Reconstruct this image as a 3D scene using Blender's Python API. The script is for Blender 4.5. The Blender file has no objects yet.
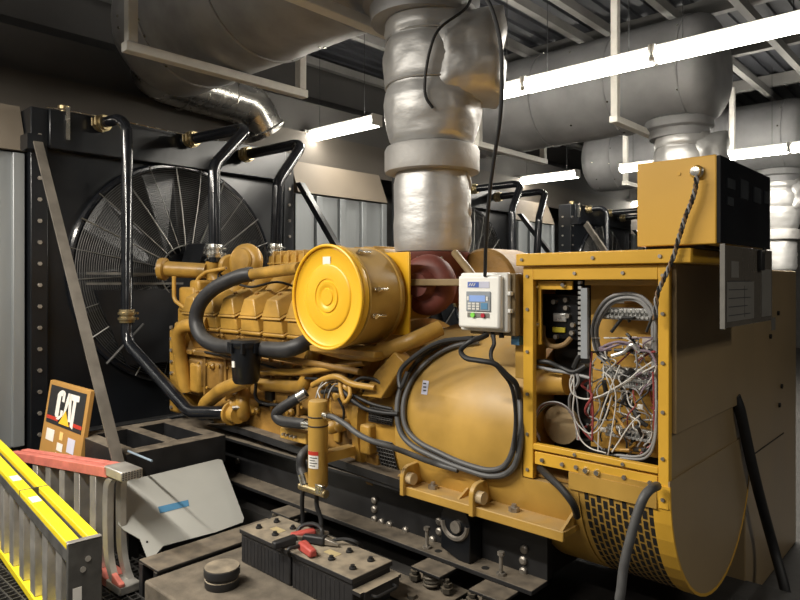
import bpy, bmesh, math, random
from mathutils import Vector, Matrix, noise
random.seed(7)
PI = math.pi
SC = bpy.context.scene
COL = SC.collection

# ------------------------------------------------------------------ camera
FPX, HORIZ, EYE = 650.0, 281.0, 1.6
YAW = math.atan2(708.0, FPX)
Fv = Vector((-math.cos(YAW), math.sin(YAW), 0))
Rv = Vector((math.sin(YAW), math.cos(YAW), 0))
EYEP = Vector((0, 0, EYE))
cd = bpy.data.cameras.new('camera')
cam = bpy.data.objects.new('camera', cd); COL.objects.link(cam)
cd.sensor_width = 36; cd.lens = 36 * FPX / 800; cd.shift_y = -(300 - HORIZ) / 800
cd.clip_start = 0.05
cam.location = EYEP
up = Vector((0, 0, 1))
cam.matrix_world = Matrix(((Rv.x, 0, -Fv.x, 0), (Rv.y, 0, -Fv.y, 0), (0, 1, 0, EYE), (0, 0, 0, 1)))
SC.camera = cam

def P(px, py, X=None, Y=None, Z=None):
    """world point seen at a pixel of the photo, on a known plane"""
    d = Fv + Rv * ((px - 400) / FPX) + up * ((HORIZ - py) / FPX)
    if X is not None: t = X / d.x
    elif Y is not None: t = Y / d.y
    else: t = (Z - EYE) / d.z
    return EYEP + d * t

# ------------------------------------------------------------------ materials
def new_mat(name):
    m = bpy.data.materials.new(name); m.use_nodes = True
    nt = m.node_tree; nt.nodes.clear()
    out = nt.nodes.new('ShaderNodeOutputMaterial'); b = nt.nodes.new('ShaderNodeBsdfPrincipled')
    nt.links.new(b.outputs[0], out.inputs[0])
    return m, nt, b

def M(name, col, rough=.5, metal=0.0, var=.18, scale=6, dust=0.0, dustcol=(.22, .175, .12), bump=0.0, bscale=30,
      rvar=.12, spec=.5, stretch=None, coat=0):
    m, nt, b = new_mat(name)
    N = nt.nodes.new; L = nt.links.new
    tc = N('ShaderNodeTexCoord'); vec = tc.outputs['Object']
    if stretch:
        mp = N('ShaderNodeMapping'); mp.inputs['Scale'].default_value = stretch
        L(vec, mp.inputs[0]); vec = mp.outputs[0]
    n = N('ShaderNodeTexNoise'); n.inputs['Scale'].default_value = scale; n.inputs['Detail'].default_value = 6
    L(vec, n.inputs['Vector'])
    r = N('ShaderNodeMapRange'); r.inputs[1].default_value = .3; r.inputs[2].default_value = .7
    L(n.outputs[0], r.inputs[0])
    mx = N('ShaderNodeMix'); mx.data_type = 'RGBA'
    mx.inputs[6].default_value = (*[c * (1 - var) for c in col], 1)
    mx.inputs[7].default_value = (*[min(1, c * (1 + var)) for c in col], 1)
    L(r.outputs[0], mx.inputs[0]); cout = mx.outputs[2]
    rr = N('ShaderNodeMapRange'); rr.inputs[3].default_value = max(.03, rough - rvar); rr.inputs[4].default_value = min(1, rough + rvar)
    L(n.outputs[0], rr.inputs[0]); rout = rr.outputs[0]
    if dust > 0:
        g = N('ShaderNodeNewGeometry'); s = N('ShaderNodeSeparateXYZ'); L(g.outputs['Normal'], s.inputs[0])
        d1 = N('ShaderNodeMapRange'); d1.inputs[1].default_value = .25; d1.inputs[2].default_value = .95
        L(s.outputs[2], d1.inputs[0])
        n2 = N('ShaderNodeTexNoise'); n2.inputs['Scale'].default_value = 14; n2.inputs['Detail'].default_value = 8
        L(tc.outputs['Object'], n2.inputs['Vector'])
        d2 = N('ShaderNodeMapRange'); d2.inputs[1].default_value = .25; d2.inputs[2].default_value = .6
        d2.inputs[3].default_value = .35; d2.inputs[4].default_value = 1
        L(n2.outputs[0], d2.inputs[0])
        mu = N('ShaderNodeMath'); mu.operation = 'MULTIPLY'; L(d1.outputs[0], mu.inputs[0]); L(d2.outputs[0], mu.inputs[1])
        mu2 = N('ShaderNodeMath'); mu2.operation = 'MULTIPLY'; L(mu.outputs[0], mu2.inputs[0]); mu2.inputs[1].default_value = dust
        mx2 = N('ShaderNodeMix'); mx2.data_type = 'RGBA'; L(mu2.outputs[0], mx2.inputs[0]); L(cout, mx2.inputs[6])
        mx2.inputs[7].default_value = (*dustcol, 1); cout = mx2.outputs[2]
        mr = N('ShaderNodeMix'); L(mu2.outputs[0], mr.inputs[0]); L(rout, mr.inputs[2]); mr.inputs[3].default_value = .95
        rout = mr.outputs[0]
    L(cout, b.inputs['Base Color']); L(rout, b.inputs['Roughness'])
    b.inputs['Metallic'].default_value = metal
    b.inputs['Specular IOR Level'].default_value = spec
    if coat: b.inputs['Coat Weight'].default_value = coat
    if bump > 0:
        n3 = N('ShaderNodeTexNoise'); n3.inputs['Scale'].default_value = bscale; n3.inputs['Detail'].default_value = 4
        L(vec, n3.inputs['Vector'])
        bp = N('ShaderNodeBump'); bp.inputs['Strength'].default_value = bump; bp.inputs['Distance'].default_value = .02
        L(n3.outputs[0], bp.inputs['Height']); L(bp.outputs[0], b.inputs['Normal'])
    return m

def emat(name, col, strength):
    m, nt, b = new_mat(name)
    b.inputs['Base Color'].default_value = (.9, .9, .9, 1)
    b.inputs['Emission Color'].default_value = (*col, 1); b.inputs['Emission Strength'].default_value = strength
    return m

YEL = M('yellow_paint', (.74, .42, .045), .36, var=.10, scale=3, rvar=.08)
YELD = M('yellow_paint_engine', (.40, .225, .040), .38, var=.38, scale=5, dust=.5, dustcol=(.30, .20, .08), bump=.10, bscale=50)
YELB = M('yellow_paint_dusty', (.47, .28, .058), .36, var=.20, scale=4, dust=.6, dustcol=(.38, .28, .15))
YELBLK = M('yellow_paint_dark_block', (.27, .145, .03), .5, var=.4, scale=7, dust=.5, dustcol=(.30, .20, .09), bump=.15, bscale=40)  # block darkened so crevices between the covers read dark
YELDISC = M('yellow_paint_bright', (.80, .45, .022), .36, var=.05, scale=3)
YELEND = M('yellow_paint_end_shaded', (.34, .245, .13), .32, var=.12, scale=2.2, rvar=.06)  # shade of the unlit generator end put into the yellow as brown
BOXY = M('panel_box_yellow', (.74, .42, .06), .35, var=.05, scale=2)
BLK = M('black_gloss_paint', (.006, .007, .009), .30, var=.3, scale=3, rvar=.06, dust=.15, dustcol=(.10, .09, .075))
BLKP = M('black_pipe_paint', (.010, .011, .014), .16, var=.3, scale=12, spec=.7)
BLKM = M('black_steel_dusty', (.013, .013, .014), .5, var=.3, scale=10, dust=.9, dustcol=(.185, .15, .108))
BLKR = M('black_rubber', (.014, .014, .015), .55, var=.25, scale=20)
HOSE = M('black_hose', (.022, .022, .024), .5, var=.25, scale=20, dust=.3, dustcol=(.14, .13, .11))
CABLE = M('grey_cable_sheath', (.085, .085, .085), .5, var=.2, scale=20)
BATT = M('black_battery_case', (.018, .018, .02), .5, var=.2, scale=18, dust=.95, dustcol=(.30, .25, .18))
FOIL = M('silver_insulation_foil', (.53, .525, .515), .42, metal=.5, var=.10, scale=5, rvar=.08, bump=.3, bscale=6, stretch=(1, 1, 2.2))
FOILW = M('silver_insulation_wrap', (.42, .41, .395), .6, metal=.4, var=.14, scale=5, bump=.3, bscale=14)
MUF = M('galvanised_muffler_jacket', (.33, .33, .335), .5, metal=.45, var=.25, scale=3.5, bump=.10, bscale=5)
MUFD = M('galvanised_muffler_jacket_dull', (.26, .26, .265), .6, metal=.25, var=.18, scale=3.5, bump=.10, bscale=5)
DUCT = M('bright_duct_metal', (.62, .60, .56), .28, metal=.95, var=.12, scale=5)
CHROME = M('clamp_steel', (.70, .68, .62), .25, metal=1, var=.15, scale=20)
BRASS = M('clamp_brass', (.45, .36, .20), .35, metal=.9, var=.2, scale=20)
BOLT = M('dull_bolt_steel', (.33, .30, .26), .45, metal=.7, var=.25, scale=30)
WIRE = M('guard_wire_steel', (.20, .195, .18), .4, metal=.7, var=.2, scale=20)
WIRED = M('guard_wire_dark', (.09, .088, .085), .4, metal=.3, var=.2, scale=20)
STRUT = M('white_strut_paint', (.62, .60, .555), .5, var=.10, scale=8)
GALV = M('galvanised_sheet', (.27, .285, .29), .45, metal=.4, var=.12, scale=4, stretch=(1, 1, .2))
WALLM = M('dark_wall_paint', (.085, .081, .077), .75, var=.10, scale=2.5)
BEIGE = M('beige_plenum_paint', (.17, .14, .105), .7, var=.08, scale=2)
BROWN = M('brown_plenum_paint', (.095, .082, .068), .7, var=.10, scale=2)
CEIL = M('dark_metal_deck', (.06, .063, .072), .6, var=.15, scale=4)
PURL = M('grey_purlin_paint', (.22, .215, .205), .6, var=.12, scale=5)
CONC = M('dusty_concrete', (.125, .104, .078), .9, var=.4, scale=9, bump=.25, bscale=25)
FLOORM = M('dark_floor', (.040, .037, .034), .75, var=.35, scale=5, bump=.15, bscale=18)
GRATE = M('grating_bar', (.05, .048, .045), .5, metal=.4, var=.2, scale=20)
LADY = M('ladder_yellow_fibreglass', (.85, .67, .02), .4, var=.06, scale=6)
LADR = M('ladder_red_fibreglass', (.52, .15, .115), .5, var=.22, scale=14)
ALU = M('ladder_aluminium', (.52, .50, .46), .4, metal=.7, var=.2, scale=9)
ALUD = M('ladder_end_dark', (.10, .098, .092), .5, metal=.3, var=.25, scale=14)
BRACE = M('brace_dusty_steel', (.095, .083, .068), .6, var=.25, scale=10)
GREYP = M('grey_sheet_metal', (.40, .40, .37), .5, metal=.1, var=.07, scale=3)
BLUET = M('blue_tape', (.06, .19, .33), .6, var=.1, scale=20)
CARD = M('sign_tan_board', (.40, .215, .055), .55, var=.06, scale=3)
SIGNB = M('sign_black', (.02, .02, .022), .4, var=.1)
WHITE = M('white_enclosure', (.86, .85, .80), .4, var=.03)
PAPER = M('white_label', (.75, .73, .68), .6, var=.05)
PAPERB = M('bluish_label', (.55, .56, .68), .6, var=.05)
REDP = M('red_print', (.50, .04, .02), .5, var=.1)
CLAMPR = M('red_clamp_plastic', (.42, .07, .055), .5, var=.2)
BLUE = M('blue_label', (.09, .16, .50), .4, var=.1)
LCD = M('lcd_blue', (.30, .45, .85), .2, var=.05)
KEYG = M('grey_keypad', (.28, .31, .34), .5, var=.08)
KEYB = M('blue_keypad', (.10, .25, .42), .5, var=.08)
LEDG = M('green_button', (.25, .75, .10), .4, var=.05)
LEDR = M('red_button', (.45, .02, .04), .4, var=.05)
RUST = M('red_manifold_paint', (.14, .036, .026), .6, var=.3, scale=8)
STEELB = M('tan_bracket', (.22, .155, .075), .5, var=.2, scale=8)
WIREW = M('white_wire', (.62, .60, .56), .5, var=.1)
WIREG = M('grey_wire', (.28, .28, .28), .5, var=.1)
WIRER = M('red_wire', (.28, .05, .05), .5, var=.1)
WIREK = M('black_wire', (.02, .02, .02), .5, var=.1)
WIREP = M('purple_grey_wire', (.25, .19, .24), .5, var=.1)
TERM = M('terminal_metal', (.62, .62, .60), .3, metal=.6, var=.3, scale=60)
DARKIN = M('dark_interior', (.012, .011, .010), .7, var=.2)
YELIN = M('panel_backplate', (.62, .36, .07), .5, var=.15, scale=8)
GLASSB = M('black_instrument_face', (.012, .013, .016), .12, var=.2, scale=3, spec=.6)
CLEAR = M('grey_pocket_plastic', (.13, .115, .095), .22, var=.10, scale=4)
DOC = M('grey_document', (.20, .19, .17), .5, var=.08, scale=20)
LINEM = M('dark_print', (.05, .05, .055), .6, var=.1)
TUBE = emat('fluorescent_glow', (1.0, .95, .84), 26.0)
REFL = M('white_fixture', (.75, .74, .70), .4, var=.05)

# ------------------------------------------------------------------ mesh builder
def basis(axis):
    a = axis.normalized()
    h = Vector((0, 0, 1)) if abs(a.z) < .9 else Vector((1, 0, 0))
    u = a.cross(h).normalized(); v = a.cross(u).normalized()
    return a, u, v

def fillet(pts, r, n=7):
    pts = [Vector(p) for p in pts]; out = [pts[0]]
    for i in range(1, len(pts) - 1):
        p = pts[i]; a = (pts[i-1] - p); b = (pts[i+1] - p)
        la, lb = a.length, b.length; a.normalize(); b.normalize()
        ang = a.angle(b)
        if ang > PI - .02: out.append(p); continue
        t = min(r / math.tan(ang / 2), la * .48, lb * .48)
        p0, p2 = p + a * t, p + b * t
        for k in range(n + 1):
            s = k / n
            out.append((1-s)**2 * p0 + 2*s*(1-s) * (p*.62+ (p0+p2)*.19) + s*s * p2)
    out.append(pts[-1]); return out

def smooth(pts, n=6):
    pts = [Vector(p) for p in pts]
    if len(pts) < 3: return pts
    ext = [2*pts[0]-pts[1]] + pts + [2*pts[-1]-pts[-2]]
    out = []
    for i in range(1, len(ext) - 2):
        p0, p1, p2, p3 = ext[i-1:i+3]
        for k in range(n):
            t = k / n
            out.append(.5*((2*p1)+(p2-p0)*t+(2*p0-5*p1+4*p2-p3)*t*t+(3*p1-p0-3*p2+p3)*t**3))
    out.append(pts[-1]); return out

class MB:
    def __init__(s): s.bm = bmesh.new()
    def poly(s, pts):
        vs = [s.bm.verts.new(p) for p in pts]
        try: return s.bm.faces.new(vs)
        except ValueError: return None
    def box(s, x0, x1, y0, y1, z0, z1, mat=None):
        c = [Vector((x, y, z)) for z in (z0, z1) for y in (y0, y1) for x in (x0, x1)]
        if mat is not None: c = [mat @ p for p in c]
        v = [s.bm.verts.new(p) for p in c]
        for f in ((0,2,3,1),(4,5,7,6),(0,1,5,4),(2,6,7,3),(0,4,6,2),(1,3,7,5)): s.bm.faces.new([v[i] for i in f])
        return s
    def hexa(s, c):   # 8 corners: bottom 4 ccw, top 4 ccw
        v = [s.bm.verts.new(p) for p in c]
        for f in ((3,2,1,0),(4,5,6,7),(0,1,5,4),(1,2,6,5),(2,3,7,6),(3,0,4,7)): s.bm.faces.new([v[i] for i in f])
        return s
    def prism(s, pts, vec):
        vec = Vector(vec); a = [s.bm.verts.new(p) for p in pts]; b = [s.bm.verts.new(Vector(p) + vec) for p in pts]
        n = len(pts)
        s.bm.faces.new(a[::-1]); s.bm.faces.new(b)
        for i in range(n): s.bm.faces.new((a[i], a[(i+1) % n], b[(i+1) % n], b[i]))
        return s
    def lathe(s, prof, org, axis, seg=32, caps=True, amp=0, nf=3.0, phase=0):
        org = Vector(org); a, u, v = basis(Vector(axis)); rings = []
        for t, r in prof:
            ring = []
            for k in range(seg):
                th = 2*PI*k/seg + phase
                d = u*math.cos(th) + v*math.sin(th)
                p = org + a*t + d*r
                if amp: p += d * amp * (noise.noise(p*nf) + .6*noise.noise(p*nf*2.3))
                ring.append(s.bm.verts.new(p))
            rings.append(ring)
        for i in range(len(rings)-1):
            for k in range(seg):
                q = (rings[i][k], rings[i][(k+1) % seg], rings[i+1][(k+1) % seg], rings[i+1][k])
                s.bm.faces.new(q)
        if caps:
            if prof[0][1] > 1e-5: s.bm.faces.new(rings[0][::-1])
            if prof[-1][1] > 1e-5: s.bm.faces.new(rings[-1])
        return s
    def cyl(s, p0, p1, r, r2=None, seg=20):
        p0, p1 = Vector(p0), Vector(p1)
        return s.lathe([(0, r), ((p1-p0).length, r if r2 is None else r2)], p0, p1-p0, seg)
    def tube(s, pts, r, seg=12, sm=0, fil=0, radii=None):
        pts = [Vector(p) for p in pts]
        if fil: pts = fillet(pts, fil)
        elif sm: pts = smooth(pts, sm)
        n = len(pts); rings = []
        t0 = (pts[1]-pts[0]).normalized(); _, u, v = basis(t0); prev = t0
        for i, p in enumerate(pts):
            t = (pts[min(i+1, n-1)] - pts[max(i-1, 0)]).normalized()
            q = prev.rotation_difference(t); u = q @ u; v = q @ v; prev = t
            rr = r if radii is None else radii[min(len(radii)-1, int(i*len(radii)/n))]
            rings.append([s.bm.verts.new(p + (u*math.cos(2*PI*k/seg) + v*math.sin(2*PI*k/seg))*rr) for k in range(seg)])
        for i in range(n-1):
            for k in range(seg):
                s.bm.faces.new((rings[i][k], rings[i][(k+1) % seg], rings[i+1][(k+1) % seg], rings[i+1][k]))
        s.bm.faces.new(rings[0][::-1]); s.bm.faces.new(rings[-1])
        return s
    def torus(s, c, axis, R, r, seg=48, seg2=8, a0=0, a1=2*PI):
        c = Vector(c); a, u, v = basis(Vector(axis)); full = abs(a1-a0-2*PI) < 1e-6
        n = seg if full else seg+1; rings = []
        for i in range(n):
            th = a0 + (a1-a0)*i/seg; d = u*math.cos(th)+v*math.sin(th)
            rings.append([s.bm.verts.new(c + d*(R+r*math.cos(2*PI*k/seg2)) + a*(r*math.sin(2*PI*k/seg2))) for k in range(seg2)])
        m = n if full else n-1
        for i in range(m):
            for k in range(seg2):
                s.bm.faces.new((rings[i][k], rings[(i+1) % n][k], rings[(i+1) % n][(k+1) % seg2], rings[i][(k+1) % seg2]))
        return s
    def bolt(s, p, axis, r=.014, h=.012):
        p = Vector(p); return s.lathe([(0, r), (h, r), (h, 0.0001)], p, axis, 6)
    def done(s, name, mat, parent=None, bevel=0, ang=35, seg=2):
        bm = s.bm
        bmesh.ops.recalc_face_normals(bm, faces=bm.faces[:])
        me = bpy.data.meshes.new(name)
        root = parent
        while root is not None and root.parent is not None: root = root.parent
        if root is not None: off = Vector(root['_o'])
        else:
            xs = [v.co for v in bm.verts]
            off = Vector(((min(p.x for p in xs)+max(p.x for p in xs))/2, (min(p.y for p in xs)+max(p.y for p in xs))/2, min(p.z for p in xs)))
        bmesh.ops.translate(bm, verts=bm.verts[:], vec=-off)
        for f in bm.faces: f.smooth = True
        bm.to_mesh(me); bm.free()
        me.set_sharp_from_angle(angle=math.radians(ang))
        me.materials.append(mat)
        o = bpy.data.objects.new(name, me); COL.objects.link(o)
        if parent is not None: o.parent = parent
        else:
            o.location = off; o['_o'] = off[:]
        if bevel:
            md = o.modifiers.new('bevel', 'BEVEL'); md.width = bevel; md.segments = seg; md.limit_method = 'ANGLE'; md.angle_limit = math.radians(40)
            md.harden_normals = False
        return o

def tag(o, label, cat, group=None):
    o['label'] = label; o['category'] = cat
    if group: o['group'] = group
    return o
def thing(name, loc, label, cat, group=None):
    o = bpy.data.objects.new(name, None); COL.objects.link(o); o.location = loc; o['_o'] = tuple(loc)
    o.empty_display_size = .1
    return tag(o, label, cat, group)
def struct(o):
    o['kind'] = 'structure'; return o
def copy_tree(o, parent=None):
    c = o.copy(); COL.objects.link(c)
    if parent is not None: c.parent = parent
    for ch in list(o.children): copy_tree(ch, c)
    return c
def dup(o, off, label):
    c = copy_tree(o); c.location = Vector(o.location) + Vector(off); c['label'] = label
    return c

YC = 2.92       # genset centre line
S = 4.15        # spacing to the next genset
# ================================================================== SETTING
struct(MB().box(-8, 5, -3, 18, -.1, 0).done('floor', FLOORM))
b = MB().box(-8, 5, -3, 18, 4.75, 4.85)
for k in range(60):
    x = -8 + k*.2
    b.box(x, x+.09, -3, 18, 4.71, 4.75)
struct(b.done('ceiling', CEIL))
struct(MB().box(-7.1, -7, -3, 18, 0, 4.7).done('wall_back', WALLM))
struct(MB().box(-8, 5, 17.9, 18, 0, 4.7).done('wall_far', WALLM))
struct(MB().box(-8, 5, -3, -2.9, 0, 4.7).done('wall_near', WALLM))
struct(MB().box(4.9, 5, -3, 18, 0, 4.7).done('wall_right', WALLM))
# plenum bulkhead above the radiators
struct(MB().prism([(-7, -2.9, 3.35), (-6.1, -2.9, 3.36), (-6.1, -2.9, 3.75), (-7, -2.9, 4.15)], (0, 20.7, 0)).done('trim_1', WALLM))
struct(MB().box(-7, -5.98, -2.9, 17.8, 2.94, 3.35).done('trim_2', BROWN))
# bay infill : galvanised panels with beige hood above
bays = [(-2.9, 1.69), (4.45, 5.85), (8.60, 10.0), (12.75, 17.8)]
for i, (y0, y1) in enumerate(bays):
    b = MB(); n = max(1, round((y1-y0)/.32)); w = (y1-y0)/n
    xo = .66 if i == 0 else .42
    for k in range(n):
        b.box(-6.12+xo, -6.05+xo, y0+k*w, y0+(k+1)*w, .36, 2.56)
        b.box(-6.05+xo, -6.0+xo, y0+(k+1)*w-.09, y0+(k+1)*w-.01, .37, 2.55)
    struct(b.done('trim_%d' % (i+3), GALV, bevel=.006))
    struct(MB().prism([(-6.1+xo, y0, 2.57), (-6.0+xo, y0, 2.57), (-6.15+xo, y0, 2.93), (-6.25+xo, y0, 2.93)], (0, y1-y0, 0)).done('trim_%d' % (i+7), BEIGE))
# ceiling framing
b = MB()
for x in (-6.6, -5.5, -4.35, -3.62, -3.28, -2.57, -1.95, -1.2, -.4, .5):
    b.box(x-.04, x+.04, -2.9, 17.8, 4.42, 4.52)
struct(b.done('trim_11', PURL))
b = MB()
for y in (-1.5, .4, 1.7, 3.9, 5.3, 7.6, 9.2, 11.0, 13.2, 15.2):
    b.box(-7, 4.9, y-.05, y+.05, 4.53, 4.70)
struct(b.done('trim_12', PURL))
# concrete pad and grating
struct(MB().box(-2.98, -1.35, 1.45, 2.34, 0, .18).done('trim_13', CONC, bevel=.01))
struct(MB().box(-6.0, -.2, 2.42, 3.5, 0, .13).done('trim_14', FLOORM))
b = MB()
for k in range(56): b.box(-5.0+k*.045, -4.995+k*.045+.004, -.6, 1.85, .002, .022)
for k in range(55): b.box(-5.0, -2.5, -.6+k*.045, -.592+k*.045, .002, .024)
struct(b.done('floor_grating', GRATE))
b = MB()
for k in range(22): b.box(-2.2, .6, .9+k*.12, .985+k*.12, .001, .014)
for k in range(0): pass
struct(b.done('floor_planks', M('dark_floor_board', (.06, .055, .05), .7, var=.3, scale=8)))

# ================================================================== LIGHT FIXTURES
def fixture(x0, x1, y, z, label):
    t = thing('fluorescent_light', ((x0+x1)/2, y, z), label, 'light', 'fluorescent ceiling lights')
    prof = []
    b = MB(); pts = []
    w, h = .085, .075
    for k in range(13):
        a = PI + PI*k/12
        pts.append(Vector((x0+.02, y + w*math.cos(a), z + .015 + h*math.sin(a))))
    b.prism(pts, (x1-x0-.04, 0, 0)).done('diffuser', TUBE, t)
    MB().box(x0+.02, x1-.02, y-.05, y+.05, z+.022, z+.075).done('housing', REFL, t, bevel=.006)
    for xa in (x0, x1-.02): MB().box(xa, xa+.02, y-.075, y+.075, z-.045, z+.077).done('end_cap', REFL, t)
    for xr in (x0+.2, x1-.2): MB().cyl((xr, y, z+.075), (xr, y, 4.42), .003, seg=6).done('hanger_rod', BLKR, t)
    ld = bpy.data.lights.new('tube_lamp', 'AREA'); ld.shape = 'RECTANGLE'; ld.size = x1-x0; ld.size_y = .12
    ld.energy = 7 if x1 < -4.8 else 46; ld.color = (1, .94, .84)
    lo = bpy.data.objects.new('tube_lamp', ld); COL.objects.link(lo); lo.location = ((x0+x1)/2, y, z-.075)
LZ = EYE + 1.715
segs = [(-6.05, -4.9), (-4.2, -3.06), (-3.05, -1.93), (-1.92, -.80)]
pos = ['short lone tube left of the silver exhaust pipe', 'tube partly hidden behind the silver exhaust pipe', 'long glowing tube in front of the middle muffler', 'long glowing tube running off the right edge']
for (x0, x1), p_ in zip(segs, pos): fixture(x0, x1, 4.98, LZ, 'white fluorescent light, nearest row, ' + p_)
pos = ['lone tube above the black radiator pipes', 'tube above left side of the yellow control box', 'tube just above the yellow control box', 'tube above the distant pipe at right edge']
for (x0, x1), p_ in zip(segs, pos): fixture(x0-.05, x1-.05, 9.62, LZ, 'white fluorescent light, second row, ' + p_)
fixture(-6.25, -5.1, 14.2, LZ, 'small distant fluorescent light left of the yellow control box')
def lamp(x, y, z, sx, sy, e, col=(1, .94, .84), rot=(0, 0, 0)):
    ld = bpy.data.lights.new('aisle_and_fill_lamp', 'AREA'); ld.shape = 'RECTANGLE'; ld.size = sx; ld.size_y = sy; ld.energy = e; ld.color = col
    lo = bpy.data.objects.new('aisle_and_fill_lamp', ld); COL.objects.link(lo); lo.location = (x, y, z); lo.rotation_euler = rot
# the aisle row overhead, behind the camera, then added upward and fill lamps
for x in (-4.9, -3.6, -2.3):
    lamp(x, -.15, LZ, 1.15, .14, 92); lamp(x, -.35, LZ+.12, 1.15, .14, 30, rot=(PI, 0, 0))  # second lamp faces up, added to light the ceiling
    lamp(x, 4.98, LZ+.12, 1.15, .14, 12, rot=(PI, 0, 0))  # added upward fill above the nearest tube row
    lamp(x, 9.62, LZ+.12, 1.15, .14, 12, rot=(PI, 0, 0))  # added upward fill above the second tube row
lamp(-1.3, -1.6, LZ, 1.15, .14, 45)  # unseen fill lamp added behind the camera
lamp(2.4, 1.9, LZ, 1.15, .14, 42)  # unseen lamp added at right to brighten the generator end

# ================================================================== MUFFLERS, HANGERS, EXHAUST
MZ, MR = 3.78, .55
def muffler(y, m, label, outlet):
    t = thing('exhaust_muffler', (-3.7, y, MZ-MR), label, 'muffler', 'exhaust mufflers')
    x0, x1 = -5.5, -2.02
    prof = [(0, .30), (.03, .42), (.10, .52), (.18, MR)]
    L_ = x1-x0; k = .18
    while k < L_-.2:
        prof += [(k, MR)]; k += .25
    prof += [(L_-.18, MR), (L_-.10, .52), (L_-.03, .42), (L_, .30)]
    MB().lathe(prof, (x0, y, MZ), (1, 0, 0), 56, amp=.012, nf=2.2).done('jacket', m, t, ang=50)
    for xs in (-4.9, -3.95, -3.05, -2.3): MB().torus((xs, y, MZ), (1, 0, 0), MR+.004, .010, 56, 6).done('seam_band', m, t)
    b = MB(); 
    for i in range(46):
        a = random.uniform(0, 2*PI); xs = random.choice((-4.88, -3.93, -3.03, -2.32, -5.2, -3.5)) + random.uniform(-.02, .02)
        d = Vector((0, math.cos(a), math.sin(a))); b.bolt(Vector((xs, y, MZ)) + d*(MR), d, .012, .010)
    b.done('rivet', CHROME, t)
    MB().lathe([(0, .30), (.02, .34), (.10, .34), (.12, .30), (.2, .29)], (-2.46, y, MZ-MR+.06), (0, 0, -1), 36).done('inlet_nozzle', m, t)
    if outlet:
        pts = [(-5.45, y, 3.55), (-5.78, y+.02, 3.53), (-5.80, y+.5, 3.50), (-5.82, y+1.12, 3.47), (-5.84, y+1.32, 3.2)]
        MB().tube(pts, .235, 28, fil=.22).done('outlet_duct', DUCT, t, ang=50)
        b = MB()
        for yy in (.35, .52, .68, .84): b.torus((-5.81, y+yy, 3.50), (0, 1, -.03), .236, .009, 32, 6)
        b.torus((-5.84, y+1.31, 3.22), (.05, .55, -.9), .24, .012, 32, 6)
        b.done('duct_rib', DUCT, t)
    return t
mu1 = muffler(YC-.06, MUF, 'large grey jacketed exhaust muffler hanging overhead at the top left', True)
mu2 = muffler(YC-.06+S, MUFD, 'large grey exhaust muffler behind the longest glowing tube, top right', False)
mu3 = dup(mu2, (0, S, 0), 'distant grey exhaust muffler low behind the yellow control box')

def hanger(x, y0, y1, zb, label):
    t = thing('trapeze_hanger', (x, (y0+y1)/2, zb), label, 'hanger', 'white strut hangers')
    MB().box(x-.042, x+.042, y0-.05, y1+.05, zb-.065, zb).done('cross_bar', STRUT, t, bevel=.006)
    for y in (y0, y1): MB().box(x-.035, x+.035, y-.035, y+.035, zb+.001, 4.42).done('post', STRUT, t, bevel=.006)
hz = MZ-MR-.025
hanger(-4.36, 2.03, 3.50, hz+.02, 'white strut hanger under the left end of the nearest muffler')
hanger(-2.84, 2.06, 3.60, hz, 'white strut hanger under the nearest muffler, just left of the silver exhaust pipe')
hanger(-4.40, 2.06+S-.08, 3.60+S-.17, hz, 'white strut hanger just right of the silver exhaust pipe')
hanger(-2.74, 2.06+S-.12, 3.60+S, hz, 'white strut hanger with post crossing the glowing tube, above the control box')
hanger(-4.40, 2.06+2*S-.2, 3.60+2*S, hz, 'distant white strut hanger left of the yellow control box')
hanger(-2.84, 2.06+2*S-.1, 3.60+2*S, hz, 'distant white strut hanger behind the right end of the middle muffler')

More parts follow.
